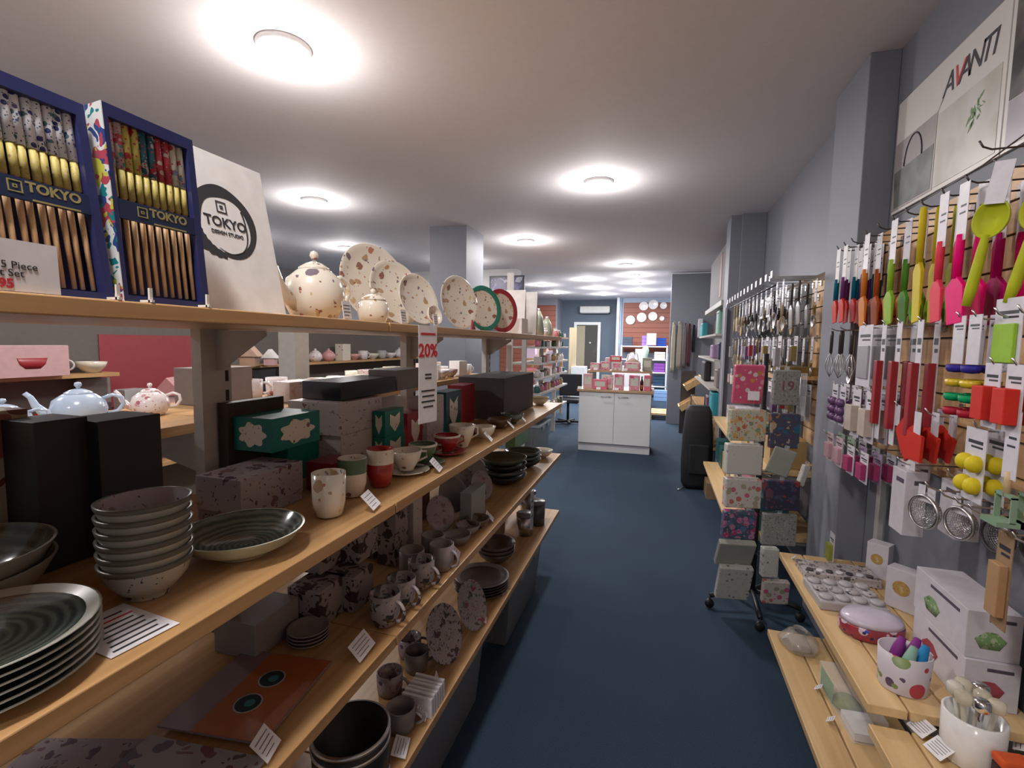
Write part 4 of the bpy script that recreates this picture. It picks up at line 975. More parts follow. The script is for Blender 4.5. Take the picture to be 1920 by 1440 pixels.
def isl(label, px0, px1, z, h, m_, Y=7.0, name='gift_box', d=.08):
    a = at_y(px0, 700, Y).x; b = at_y(px1, 700, Y).x
    t = thing(name, label, 'box', ((a+b)/2, Y+d/2, z), group=None)
    MB().box(-(b-a)/2, (b-a)/2, -d/2, d/2, 0, h).build('body', m_, t, bevel=.004)
    MB().box(-(b-a)*.36, (b-a)*.36, -d/2-.0008, -d/2, h*.3, h*.8).build('printed_panel', pk[3] if m_ is not pk[3] else pk[0], t)
    return t
zc = .897
isl('pink box with red edge at the near left corner of the island top', 1094, 1111, zc, .215, pinkcard)
isl('hot pink low box beside it on the island worktop', 1112, 1139, zc, .14, pk[1], 6.95)
isl('pale mint box standing behind the low hot pink box', 1128, 1150, zc, .20, pk[3], 7.08)
isl('blossom printed pink box in the middle of the island worktop', 1152, 1170, zc, .22, pk[0])
isl('pink box with a pale foot panel beside the brown bottle', 1180, 1200, zc, .21, pk[0])
isl('deep pink box at the corner of the island next to the brown bottle', 1208, 1221, zc, .215, pk[1])
t = thing('bottle', 'dark brown bottle between two pink boxes on the island', 'bottle', (at_y(1204, 700, 7.02).x, 7.05, zc))
MB().lathe([(.022, 0), (.024, .01), (.024, .12), (.010, .16), (.010, .20), (1e-6, .20)], 20).build('glass', M('brown bottle glass', (.03, .015, .01), .1), t); MB().lathe([(.0245, .02), (.0245, .08)], 20).build('paper_label', M('orange paper', (.4, .15, .05), .5), t)
zr = 1.159
isl('pink pouch-shaped box at the start of the riser shelf', 1106, 1124, zr, .10, pk[0], 7.22)
isl('rose box with rounded lid second on the riser shelf', 1125, 1143, zr, .12, pk[0], 7.25)
isl('mint floral box in the middle of the riser shelf', 1146, 1166, zr, .125, pk[3], 7.2)
isl('wide pink box next to the mint floral one on the riser', 1169, 1199, zr, .12, pk[0], 7.22)
isl('sage grey box at the end of the riser shelf', 1204, 1222, zr, .19, M('sage card', (.34, .33, .28), .5), 7.3)
isl('bright red box stacked above the mint floral box', 1143, 1164, zr+.127, .085, M('bright red card', (.62, .05, .08), .4), 7.22)
isl('small white box beside the bright red one', 1134, 1142, zr+.122, .06, white, 7.27)
for px, py, lab in ((1117, 687, 'white price card before the pink pouch-shaped box'), (1172, 690, 'white price card before the wide pink box'), (1122, 729, 'white price card before the low hot pink box'), (1156, 730, 'white price card before the blossom printed box'), (1087, 727, 'white price card at the corner of the island top')):
    z = zr if py < 700 else zc
    p = at_y(px, py, 7.17 if py < 700 else 6.93)
    tag(MB().box(-.03, .03, -.002, .0, 0, .035, 0, R(-.35, 'X')).build('price_card', white, loc=(p.x, p.y, z)), lab, 'price card', 'price cards on the island')
t = thing('handbag', 'pale woven handbag arching behind the wide pink box', 'bag', (at_y(1186, 690, 7.42).x, 7.42, zr))
MB().lathe([(.10, 0), (.12, .03), (.11, .12), (.02, .18), (1e-6, .18)], 20, sy=.5).build('body', M('straw', (.5, .4, .32), .8), t)
MB().tube([(-.08, 0, .15), (-.06, 0, .24), (0, 0, .27), (.06, 0, .24), (.08, 0, .15)], .006, 8).build('handle', M('straw'), t)

# ================================================================ the wall side: slatwall, hooks and planks
RW = R(-PI/2, 'Z') @ R(PI/2, 'X')                 # lettering that faces the aisle from the wall side
RN = R(PI/2, 'X')                                 # lettering that faces back down the aisle (-y)
def slatted(name, label, x, y0, y1, z0, z1, step=.10, m_=pine_x):
    t = thing(name, label, 'wall panel', (0, 0, 0)); q = MB(); z = z0
    while z < z1-.02: q.box(x, x+.018, y0, y1, z+.004, min(z+step-.004, z1)); z += step
    q.box(x+.010, x+.0178, y0, y1, z0, z1, 1)
    q.build('slatted_panel', [m_, M('slat shadow gap', (.10, .06, .03), .8)], t); return t
slatted('slatwall', 'pine slatted wall panel under the white poster, full of hooks', .985, -.6, 2.725, 1.08, 2.08)
slatted('slatwall', 'pine slatted wall panel in the bay beyond the wall pillar', .985, 3.19, 3.78, .9, 2.02)
slatted('slatwall', 'dark grey slatted wall panel behind the packed kitchen tools', .985, 3.785, 5.55, .9, 2.02, .10, M('charcoal slat', (.045, .043, .045), .6))
# posters
def poster(label, y0, y1, z0=2.148, z1=2.635):
    t = thing('poster', label, 'poster', (0, 0, 0))
    MB().box(.999, 1.009, y0, y1, z0, z1).build('sheet', M('poster white', (.70, .68, .66), .35, noise=.01), t); return t
P1 = poster('white AVANTI poster with a dark bag photo and a pale plant photo', 1.952, 2.692)
def pic(par, name, y0, y1, z0, z1, m_): return MB().box(.9975, .9988, y0, y1, z0, z1).build(name, m_, par)
def haze(name, stops, axis='Y', a=0, b=1):
    m, t, bb = _base(name, .35); tc = t.nodes.new('ShaderNodeTexCoord'); n = t.nodes.new('ShaderNodeTexNoise'); n.inputs['Scale'].default_value = 6
    r = t.nodes.new('ShaderNodeValToRGB')
    while len(r.color_ramp.elements) < len(stops): r.color_ramp.elements.new(.5)
    for i, c in enumerate(stops): r.color_ramp.elements[i].position = .3+.4*i/(len(stops)-1); r.color_ramp.elements[i].color = (*c, 1)
    t.links.new(tc.outputs['Object'], n.inputs['Vector']); t.links.new(n.outputs[0], r.inputs[0]); t.links.new(r.outputs[0], bb.inputs['Base Color']); return m
pic(P1, 'dark_photo', 2.345, 2.69, 2.16, 2.455, M('dim rose grey print', (.36, .33, .33), .35))
t_ = MB().prism([(2.36, 2.17), (2.665, 2.17), (2.685, 2.33), (2.355, 2.34)], 0, .0006, 0, Matrix(((0, 0, -1, .9972), (1, 0, 0, 0), (0, 1, 0, 0), (0, 0, 0, 1)))).build('bag_picture', haze('grey green bag print', [(.05, .05, .05), (.16, .18, .16), (.08, .07, .08)]), P1)
MB().tube([(.9968, 2.52+.075*math.cos(PI*k/12), 2.335+.11*math.sin(PI*k/12)) for k in range(13)], .0035, 6).build('bag_handle_picture', ink, P1)
pic(P1, 'pale_photo', 1.972, 2.335, 2.165, 2.44, haze('pale plant print', [(.42, .40, .34), (.55, .55, .50), (.62, .62, .60)]))
q = MB()
rn = random.Random(3)
for i in range(16):
    a = rn.uniform(0, 2*PI); l_ = rn.uniform(.02, .05); c = (2.09+rn.uniform(-.03, .03), 2.345+rn.uniform(-.03, .03))
    q.add([(.9966, c[0], c[1]), (.9966, c[0]+l_*.5*math.cos(a)-.006, c[1]+l_*.5*math.sin(a)), (.9966, c[0]+l_*math.cos(a), c[1]+l_*math.sin(a)), (.9966, c[0]+l_*.5*math.cos(a)+.006, c[1]+l_*.5*math.sin(a)+.004)], [(0, 1, 2, 3)])
q.build('plant_picture', M('leaf green print', (.10, .24, .06), .5), P1)['kind'] = 'stuff'
q = MB(); XX = T(.998, 2.145, 2.525) @ RW
for ch, xo, mi in (('A', -.140, 0), ('V', -.083, 1), ('A', -.040, 0), ('N', .020, 0), ('T', .078, 0), ('I', .120, 0)):
    put_text(q, ch, .112, XX @ T(xo, 0, 0), mi, depth=.0004, shear=.25, bold=.0004)
q.add([(-.145-.02, -.036, .0004), (-.165, -.03, .0004), (-.21, -.085, .0004), (-.214, -.085, .0004)], [(0, 1, 2, 3)], 0, XX)
q.build('lettering', [ink, redink], P1)
P2 = poster('second poster cut by the frame edge, with a dark green plant photo', 1.14, 1.944, 2.148, 2.635)
pic(P2, 'plant_photo', 1.16, 1.925, 2.30, 2.66, haze('dark plant print', [(.03, .03, .03), (.18, .16, .15), (.05, .09, .04)]))
pic(P2, 'lilac_photo', 1.16, 1.925, 2.16, 2.297, haze('lilac grey print', [(.3, .28, .34), (.42, .38, .44), (.2, .2, .24)]))

# --------------------------------------------------------------- hooks and hanging stock
def hook(label, y, z, x0=.80, xw=.984, group='metal display hooks on the slatwall', m_=None):
    t = thing('display_hook', label, 'hook', (xw, y, z), group=group)
    L = xw-x0
    MB().tube([(0, 0, 0), (-L*.85, 0, -.004), (-L*.95, 0, .004), (-L, 0, .02)], .0026, 8).build('prong', m_ or M('dark wire', (.10, .08, .08), .35, .8), t)
    MB().box(-.006, 0, -.012, .012, -.02, .02).build('back_clip', m_ or M('dark wire'), t)
    return t
def util(kind, label, loc, m_, L=.30, group=None, hm=None, rz=0, tip=None, cat='utensil'):
    """kitchen tool hanging by its header: the origin is the hole on the hook"""
    t = thing({'spatula': 'spatula', 'turner': 'turner', 'spoon': 'spoon', 'whisk': 'whisk', 'brush': 'pastry_brush', 'ladle': 'ladle', 'masher': 'masher', 'tongs': 'tongs', 'peeler': 'peeler'}[kind], label, cat, (loc[0], loc[1], loc[2]-.006), rz, group)
    top = 0; metal_ = m_.name in ('brushed steel', 'dark handle', 'antique brass', 'beech')
    if hm:
        MB().box(-.0008, .0008, -.024, .024, -.150, .010).box(-.0011, -.0008, -.014, .014, -.075, -.070, 1).box(-.0011, -.0008, -.016, .010, -.056, -.050, 1).build('header_card', [hm, ink], t); top = -.132
    L = L+top; hl = L*.48
    MB().tube([(0, 0, top), (0, 0, top-.02), (0, 0, top-hl)], .0075 if metal_ else .0115, 8, taper=[.8, 1, .9]).build('handle', m_, t)
    zt = top-hl+.005; zb = top-L; tm = tip or m_
    if kind in ('spatula', 'turner', 'brush'):
        w_ = {'spatula': .031, 'turner': .044, 'brush': .026}[kind]
        V = [(-.006, -.008, zt), (.006, -.008, zt), (.006, .008, zt), (-.006, .008, zt), (-.006, -w_, zt-.03), (.006, -w_, zt-.03), (.006, w_, zt-.03), (-.006, w_, zt-.03),
             (-.002, -w_, zb+.006), (.002, -w_, zb+.006), (.002, w_*.7, zb), (-.002, w_*.7, zb)]
        F = [(3, 2, 1, 0), (8, 9, 10, 11)]
        for r_ in (0, 4):
            for k in range(4): F.append((r_+k, r_+(k+1) % 4, r_+4+(k+1) % 4, r_+4+k))
        MB().add(V, F).build('head', tm, t, bevel=.002)
    elif kind in ('spoon', 'ladle'):
        r = .032 if kind == 'spoon' else .042
        prof = [(1e-6, 0), (r*.6, .004), (r*.9, .012), (r, .02), (r-.003, .02), (r*.8, .014), (1e-6, .005)]
        MB().lathe(prof, 24, 0, T(.010, 0, zb+r*1.2) @ R(-PI/2, 'Y') @ Matrix.Diagonal((1.3, 1, 1, 1))).tube([(0, 0, zt), (.004, 0, zb+r*2.3)], .005, 8).build('bowl', tm, t)
    elif kind == 'whisk':
        q = MB()
        for k in range(4):
            a = PI*k/4
            q.tube([(.028*math.sin(PI*i/10)*math.cos(a)*s_, .028*math.sin(PI*i/10)*math.sin(a)*s_, zt-(zt-zb)*(1-math.cos(PI*i/20))) if False else (.02*math.sin(PI*i/10)*math.cos(a), .02*math.sin(PI*i/10)*math.sin(a), zt-(zt-zb)*(i/10)) for s_ in (1,) for i in range(11)]+[(-.02*math.sin(PI*i/10)*math.cos(a), -.02*math.sin(PI*i/10)*math.sin(a), zt-(zt-zb)*(i/10)) for i in range(9, -1, -1)], .0013, 5)
        q.build('wire_loops', tip or steel, t)
    elif kind == 'masher':
        MB().box(-.03, .03, -.03, .03, zb, zb+.012).box(-.006, .006, -.03, -.026, zb+.01, zt).box(-.006, .006, .026, .03, zb+.01, zt).box(-.006, .006, -.03, .03, zt-.004, zt+.004).build('head', tm, t)
    elif kind in ('tongs', 'peeler'):
        MB().tube([(0, -.006, zt), (0, -.016, (zt+zb)/2), (0, -.004, zb)], .004, 6).tube([(0, .006, zt), (0, .016, (zt+zb)/2), (0, .004, zb)], .004, 6).build('arms', tm, t)
    return t
def blister(label, loc, w_, h, card, body=None, group=None, cat='package', name='carded_package', rz=0, bump='box', n=1, d=.02, mi2=None):
    """product on a printed hanging card; the origin is the hook hole"""
    t = thing(name, label, cat, (loc[0], loc[1], loc[2]-.004), rz, group)
    MB().box(-.001, .001, -w_/2, w_/2, -h, .012).box(-.0013, -.001, -w_*.36, w_*.36, -h*.16, -h*.11, 1).box(-.0013, -.001, -w_*.36, w_*.2, -h*.22, -h*.19, 1).build('card', [card, ink], t)
    if body:
        for i in range(n):
            za = -h*.30-(h*.64)*i/n; zb = -h*.30-(h*.64)*(i+.88)/n
            q = MB()
            if bump == 'box': q.box(-d, -.001, -w_*.38, w_*.38, zb, za)
            elif bump == 'oval': q.lathe([(1e-6, 0), (w_*.5, .002), (w_*.62, d*.5), (w_*.5, d), (1e-6, d)], 22, 0, T(-.001, 0, (za+zb)/2) @ R(-PI/2, 'Y') @ Matrix.Diagonal(((za-zb)/w_*.8, 1, 1, 1)))
            elif bump == 'eggs':
                for s_ in (-1, 1): q.ball(w_*.24, 0, T(-w_*.12, s_*w_*.24, (za+zb)/2), 14, 1.1)
            b = (body[i % len(body)] if isinstance(body, list) else body)
            q.build('product', b, t, bevel=.002 if bump == 'box' else 0)
    return t
wcard = M('white header card', (.62, .60, .66), .4); gcard = M('grey backing card', (.30, .29, .31), .45); pcard = M('purple print card', (.30, .22, .36), .45)
def sil(n, c=None):
    m = M('silicone '+n, c or (.5, .5, .5), .55)
    m.node_tree.nodes['Principled BSDF'].inputs['Specular IOR Level'].default_value = .2
    return m
orange = sil('orange', (.62, .20, .03)); orange2 = sil('dark orange', (.45, .10, .02)); lime = sil('lime', (.28, .48, .04)); grn = sil('green', (.10, .30, .03)); yel = sil('yellow', (.62, .50, .02))
pink = sil('magenta', (.80, .0, .17)); pink2 = sil('deep magenta', (.42, .0, .13)); coral = sil('coral red', (.75, .05, .10)); sred = sil('scarlet', (.55, .03, .02)); sblue = sil('teal blue', (.0, .12, .18)); spur = sil('purple', (.14, .03, .14)); chart = sil('chartreuse', (.42, .46, .02))
ZH1 = 2.0
ords = ['first', 'second', 'third', 'fourth', 'fifth', 'sixth', 'seventh', 'eighth', 'ninth', 'tenth', 'eleventh', 'twelfth', 'thirteenth']
hy = [2.69, 2.60, 2.51, 2.36, 2.24, 2.12, 2.02, 1.92, 1.80, 1.68, 1.56]
for i, y in enumerate(hy): hook('%s metal hook from the pillar in the uppermost hook row' % ords[i], y, ZH1, .79, m_=M('dark wire', (.10, .08, .08), .35, .8))
hook('thin metal hook raised above the row, near the lime measuring spoons', 1.63, 2.07, .79)
tag(MB().tube([(.80, 2.10, 2.012), (.79, 1.60, 2.02), (.79, 1.35, 2.05)], .002, 6).build('wire_rail', M('dark wire')), 'long thin wire running along the tips of the uppermost hooks', 'wire')
dep = [(.80, 'outermost'), (.845, 'second'), (.89, 'third'), (.94, 'innermost')]
def on_hook(kind, hk, y, z, ms, cname, L, hm=wcard, deps=dep, tips=None, what=None, grp=None):
    for i, (x, dn) in enumerate(deps):
        m_ = ms[i % len(ms)]
        util(kind, '%s %s, %s on the %s' % (cname[i % len(cname)], what or kind, dn, hk), (x, y-.004+.004*(i % 2), z), m_, L, grp or '%ss on the uppermost hooks' % kind, hm, tip=(tips[i % len(tips)] if tips else None))
on_hook('spatula', 'first top hook from the pillar', 2.69, ZH1, [sblue, spur], ['blue handled red tipped', 'purple handled red tipped'], .34, white, tips=[sred])
on_hook('spatula', 'second top hook from the pillar', 2.60, ZH1, [spur, sblue], ['purple handled red tipped', 'blue handled red tipped'], .34, white, tips=[sred])
on_hook('turner', 'third top hook from the pillar', 2.51, ZH1, [spur, sblue, spur], ['purple handled dark red', 'blue handled dark red'], .35, wcard, dep[1:], tips=[M('silicone wine', (.22, .01, .01), .5)])
on_hook('spatula', 'fourth top hook from the pillar', 2.36, ZH1, [orange, orange2], ['bright orange', 'dark orange'], .365)
on_hook('turner', 'fifth top hook from the pillar', 2.24, ZH1, [orange, orange, orange2], ['bright orange', 'slotted orange', 'dark orange'], .36, wcard, dep[1:])
on_hook('spatula', 'sixth top hook from the pillar', 2.12, ZH1, [lime, grn], ['lime green', 'grass green'], .37)
on_hook('spoon', 'seventh top hook from the pillar', 2.02, ZH1, [grn, lime, grn], ['grass green', 'lime green', 'dark green'], .36, wcard, dep[1:])
on_hook('brush', 'eighth top hook from the pillar', 1.92, ZH1, [yel, yel, chart], ['bright yellow', 'golden yellow', 'chartreuse'], .37, None, dep[:3], what='pastry brush', grp='yellow brushes')
on_hook('spatula', 'ninth top hook from the pillar', 1.80, ZH1, [coral, pink], ['coral red', 'magenta'], .375)
on_hook('turner', 'tenth top hook from the pillar', 1.70, ZH1, [pink, pink, pink2], ['wide magenta', 'magenta', 'deep magenta'], .385)
# lime measuring spoons hanging bowl upwards, nearest the camera
for k, (x, y, dz, a, lab) in enumerate(((.80, 1.535, .0, .16, 'large chartreuse spoon with its bowl upwards, nearest the frame edge'), (.86, 1.46, -.01, .20, 'second chartreuse spoon behind the large one'), (.92, 1.40, -.02, .05, 'third chartreuse spoon cut by the frame edge'))):
    t = thing('measuring_spoon', lab, 'spoon', (x, y, 1.995), group='chartreuse spoons', rot=(a, 0, .55))
    MB().lathe([(1e-6, .026), (.024, .022), (.036, .012), (.040, 0), (.037, 0), (.032, .010), (1e-6, .020)], 26, 0, T(0, 0, -.125) @ R(PI/2, 'Y') @ Matrix.Diagonal((1.25, 1, 1, 1))).build('bowl', chart, t)
    MB().tube([(0, 0, -.165), (.002, 0, -.20), (.002, 0, -.30), (0, 0, -.345)], .012, 10, taper=[.6, .9, 1.1, .8]).build('handle', chart, t)
    MB().box(-.0008, .0008, -.022, .022, -.09, .012).build('header_card', wcard, t)
blister('white and green utensil pack hanging below the chartreuse ladles', (.82, 1.50, 1.66), .10, .17, wcard, lime, bump='box', d=.01)
blister('second white and green pack hidden behind the first one', (.90, 1.44, 1.66), .10, .17, wcard, lime, bump='box', d=.01)

# second row of hooks
ZH2 = 1.625
for i, (y, x0) in enumerate(((2.70, .79), (2.58, .79), (2.30, .79), (2.13, .79), (2.01, .79), (1.87, .79), (1.66, .79), (1.59, .79), (1.50, .79), (1.42, .79))):
    hook('%s metal hook from the pillar in the second hook row' % ords[i], y, ZH2, x0, m_=steel)
dark = M('dark handle', (.05, .045, .05), .35)
for y, hk in ((2.70, 'first'), (2.58, 'second')):
    for (x, dn), kd, lab in zip(dep, ('whisk', 'whisk', 'spoon', 'whisk'), ('small steel whisk', 'steel balloon whisk', 'steel basting spoon', 'large steel whisk')):
        util(kd, '%s, %s on the %s hook of the second row' % (lab, dn, hk), (x, y, ZH2), dark if x < .85 else steel, .22+.03*(x > .88), 'steel tools in the second row', None, tip=steel)
for k, (x, dn) in enumerate(dep[:3]):
    blister('flat grey grater pack, %s on the third hook of the second row' % dn, (x, 2.30, ZH2), .14, .235, wcard, M('grater grey', (.33, .33, .36), .35), 'grey grater packs', d=.008)
for y, hk, n_ in ((2.13, 'fourth', 3), (2.01, 'fifth', 2), (1.87, 'sixth', 2)):
    for (x, dn) in dep[:n_]:
        blister('long red baton pack, %s on the %s hook of the second row' % (dn, hk), (x, y, ZH2), .035, .42, wcard, M('wine silicone', (.30, .02, .03), .4), 'long red baton packs', name='carded_baton', d=.022)
cupc = [sil('ultramarine', (.03, .02, .25)), M('gold cup', (.60, .42, .02), .3), sil('emerald', (.0, .28, .10)), sil('ruby', (.35, .01, .03))]
for y, hk in ((1.66, 'seventh'), (1.59, 'eighth')):
    for (x, dn) in dep[:2]:
        t = blister('four coloured measuring cups, %s on the %s hook of the second row' % (dn, hk), (x, y, ZH2), .055, .12, wcard, None, 'coloured measuring cup sets', name='measuring_cup_set')
        for i in range(4):
            MB().lathe([(1e-6, 0), (.020, .002), (.026, .010), (.026, .022), (.023, .022), (.020, .006), (1e-6, .005)], 24, 0, T(0, 0, -.145-i*.040) @ Matrix.Diagonal((.8, 1.05-.04*i, 1, 1))).build('measuring_cup', cupc[i], t)
for y, hk in ((1.50, 'ninth'), (1.42, 'tenth')):
    for (x, dn) in dep[:3]:
        blister('red dispenser on a white card, %s on the %s hook of the second row' % (dn, hk), (x, y, 1.50), .06, .15, wcard, sred, 'red dispensers', d=.03)
hook('short metal hook carrying the red dispensers under the second row', 1.50, 1.503, .79, m_=steel); hook('short metal hook carrying the rear red dispensers', 1.42, 1.503, .79, m_=steel)

# third row
ZH3 = 1.365
for i, (y, z) in enumerate(((2.60, ZH3), (2.50, ZH3), (2.34, ZH3), (2.20, ZH3), (1.98, 1.34), (1.88, 1.34), (1.78, 1.34), (1.54, 1.335), (1.41, 1.40))):
    hook('%s metal hook from the pillar in the third hook row' % ords[i], y, z, .79, m_=steel)
for y, hk in ((2.60, 'first'), (2.50, 'second')):
    for (x, dn) in dep[:3]: blister('purple piping nozzle pack, %s on the %s hook of the third row' % (dn, hk), (x, y, ZH3), .07, .17, wcard, M('purple plastic', (.12, .05, .14), .35), 'purple nozzle packs', bump='eggs', n=3)
for y, hk in ((2.34, 'third'), (2.20, 'fourth')):
    for (x, dn) in dep[:3]: blister('cream and orange cutter pack, %s on the %s hook of the third row' % (dn, hk), (x, y, ZH3), .085, .19, wcard, M('cloudy cutter plastic', (.50, .42, .36), .15), 'cream and orange cutter packs', d=.03)
for y, hk, a0 in ((1.98, 'fifth', -.75), (1.88, 'sixth', -.45), (1.78, 'seventh', .1)):
    for i, (x, dn) in enumerate(dep[:3]):
        t = thing('silicone_scraper', 'red silicone scraper, %s on the %s hook of the third row' % (dn, hk), 'scraper', (x-.013*{'fifth': 0, 'sixth': 1, 'seventh': 2}[hk], y, 1.335), group='red scrapers fanned out')
        MB().box(-.0008, .0008, -.02, .02, -.06, .012).build('header_card', wcard, t)
        MB().prism([(-.045, -.055), (.045, -.055), (.058, -.15), (-.050, -.135)], -.004, .004, 0, R(PI/2, 'Z') @ R(PI/2, 'X') @ R(a0+.15*i)).build('blade', sred, t)
for (x, dn) in dep[:2]: blister('four yellow egg-shaped timers on a white card, %s on its hook' % dn, (x, 1.54, 1.33), .085, .18, wcard, yel, 'yellow egg packs', bump='eggs', n=2, name='egg_pack')
for (x, dn) in dep[:2]: util('masher', 'wooden masher with green foot, %s of two by the frame edge' % dn, (x, 1.41, 1.395), M('beech', (.55, .40, .22), .5), .26, 'wooden mashers', wcard, tip=M('sage foot', (.20, .32, .22), .5))

# fourth row: pouches, boxes and sieves
for i, (y, z) in enumerate(((2.62, 1.13), (2.50, 1.13), (2.36, 1.12), (2.22, 1.12), (1.70, 1.13), (1.62, 1.13), (1.55, 1.13), (1.49, 1.13))):
    hook('%s metal hook from the pillar in the lowest hook row' % ords[i], y, z, .77, m_=steel)
blush = M('blush pouch', (.55, .42, .45), .35)
for y, hk in ((2.62, 'first'), (2.50, 'second')):
    for i, (x, dn) in enumerate(dep[:3]):
        blister('%s baking pouch, %s on the %s hook of the lowest row' % (['pale pink', 'green banded', 'white'][i], dn, hk), (x, y, 1.13), .085, .12, [blush, M('pale green pouch', (.30, .42, .32), .4), wcard][i], M('pouch print', (.5, .3, .35), .4) if i == 0 else None, 'baking pouches', d=.015)
for y, hk in ((2.36, 'third'), (2.22, 'fourth')):
    for i, (x, dn) in enumerate(dep[:3]): blister('purple and red icing pack, %s on the %s hook of the lowest row' % (dn, hk), (x, y, 1.12), .075, .11, pcard if i % 2 else wcard, sil('berry', (.32, .04, .12)), 'purple and red icing packs', d=.02)
def wbox(label, x0, x1, y0, y1, z0, z1, art=None, bar=True, m_=None, name='white_product_box', cat='box'):
    t = thing(name, label, cat, ((x0+x1)/2, (y0+y1)/2, z0))
    w_, d_, h = (x1-x0)/2, (y1-y0)/2, z1-z0
    MB().box(-w_, w_, -d_, d_, 0, h).build('body', m_ or M('white product card', (.60, .57, .62), .4), t, bevel=.0015)
    if bar:
        q = MB()
        q.box(-w_-.0006, -w_, -d_*.75, d_*.35, h*.80, h*.87).box(-w_*.2, w_*.75, -d_-.0006, -d_, h*.80, h*.87)
        q.build('brand_bar', [M('bar print', (.08, .07, .10), .5)], t)['kind'] = 'stuff'
    if art:
        q = MB()
        q.lathe([(h*.16, 0), (h*.27, h*.20), (h*.10, h*.36), (1e-6, h*.37)], 18, 0, T(-w_-.0005, d_*.25, h*.22) @ Matrix.Diagonal((.004, 1.3, 1, 1)))
        q.lathe([(h*.16, 0), (h*.27, h*.20), (h*.10, h*.36), (1e-6, h*.37)], 18, 0, T(-w_*.1, -d_-.0005, h*.22) @ Matrix.Diagonal((1, .004, 1, 1)))
        q.build('bowl_picture', art, t)['kind'] = 'stuff'
    return t
lt = floral('green salad print', (.20, .34, .14), [(.4, .5, .3), (.1, .2, .06)], 40, .35, .4, .7)
def hbox(label, y, z, w_, h, d_, x): return wbox(label, x, x+d_, y-w_/2, y+w_/2, z-h, z, None, True)
for k, (x, y, h, lab) in enumerate(((.80, 1.93, .215, 'tall white hanging box with a grey bar, nearest the gadget pouches'), (.88, 1.80, .17, 'tall white hanging box behind the sieves, second along'), (.87, 2.07, .13, 'short white hanging box with a black mark, furthest along'))):
    t = hbox(lab, y, 1.135, .095, h, .06, x)
    MB().box(-.001, .001, -.03, .03, h, h+.03).build('hang_tab', white, t)
    hook('metal hook through the tab of %s' % ['the tall white box by the gadget pouches', 'the tall white box behind the sieves', 'the short white box'][k], y, 1.155, x-.01, m_=steel)
for k, (x, y, r, lab) in enumerate(((.80, 1.75, .050, 'steel mesh sieve, outermost, gleaming below the white boxes'), (.84, 1.65, .044, 'steel mesh sieve, second from the aisle'), (.88, 1.56, .044, 'dark rimmed sieve, third from the aisle'), (.92, 1.48, .042, 'dark rimmed sieve closest to the wall'))):
    t = thing('sieve', lab, 'sieve', (x, y, 1.125), .30, 'steel sieves')
    X = T(0, 0, -.03-r) @ R(-PI/2, 'Y')
    MB().lathe([(r, 0), (r+.004, .004), (r, .012), (r-.003, .010), (r-.002, .002)], 30, 0, X, cap=False).build('rim', steel if k < 2 else dark, t)
    mo = MB().lathe([((r-.002)*math.cos(PI/2*u/12), .003-.034*math.sin(PI/2*u/12)) for u in range(12)]+[(1e-6, -.0312)], 34, 0, X, cap=False).build('mesh_bowl', M('sieve mesh', (.45, .45, .45), .22, .9), t)
    wf = mo.modifiers.new('wires', 'WIREFRAME'); wf.thickness = .0014
    MB().tube([(0, 0, -.03), (0, 0, .004), (0, .006, .010)], .004, 8).build('handle', steel, t)
    MB().box(-.0008, .0008, -.03, .03, -.05, .0).build('header_card', wcard, t)
for k, (x, y, lab) in enumerate(((.82, 1.43, 'kraft carded rolling tool beside the sieves'), (.88, 1.38, 'kraft carded rolling tool closest to the wall by the frame edge'))):
    blister(lab, (x, y, 1.10), .055, .23, M('kraft card', (.28, .18, .10)), M('copper wood', (.40, .24, .12), .5), 'kraft carded tools', d=.02)
for k, (x, y, z, lab) in enumerate(((.86, 1.33, 1.12, 'white and purple carded pack above the red package by the frame edge'),)):
    blister(lab, (x, y, z), .09, .13, wcard, pcard)
blister('bright red package cut by the frame edge above the planks', (.88, 1.31, .98), .08, .17, sred, sred)
for k_, y_ in enumerate((1.43, 1.38)): hook('metal hook of the kraft carded tool %s' % ('beside the sieves', 'closest to the frame edge')[k_], y_, 1.103, .80, m_=steel)
hook('lowest metal hook by the frame edge holding the bright red package', 1.31, .983, .80, m_=steel); hook('metal hook by the frame edge over the red package', 1.33, 1.123, .80, m_=steel)

# --------------------------------------------------------------- planks
def planks(name, label, x0, x1, y0, y1, z, n, gap=.006, legs=True):
    t = thing(name, label, 'shelf', (0, 0, 0)); w_ = (x1-x0)/n
    for i in range(n): MB().box(x0+i*w_, x0+(i+1)*w_-gap, y0, y1, z-.028, z).build('plank', pine_plank, t, bevel=.003)
    for y in (y0+.08, y1-.08):
        MB().box(x0+.03, x1, y-.012, y+.012, z-.07, z-.0285).build('bracket', greymetal, t)
    return t
planks('plank_shelf', 'upper pine plank shelf along the wall carrying trays and white boxes', .60, 1.005, 1.515, 2.56, .55, 4)
planks('plank_shelf', 'nearest pine plank shelf, slightly lower, carrying the white cutter pot', .60, 1.005, .5, 1.505, .50, 4)
planks('plank_shelf', 'lowest pine plank shelf close to the carpet, with bags and a glass box', .53, .86, .5, 2.38, .25, 3)
tag(MB().box(.90, 1.0, .45, 2.7, 0, .20).build('shelf_plinth', greymetal), 'grey metal plinth under the pine planks along the wall', 'plinth')
for y in (.6, 1.51, 2.5):
    tag(MB().box(.965, .984, y-.02, y+.02, .2005, 1.07).build('wall_post', greymetal), {.6: 'grey wall post behind the nearest plank shelf', 1.51: 'grey wall post where the two plank shelves meet', 2.5: 'grey wall post behind the trays next to the pillar'}[y], 'post')
ZP = .551
tray_c = floral('tray print card', (.42, .38, .38), [(.10, .09, .10), (.5, .46, .46)], 34, .45, .4, .8)
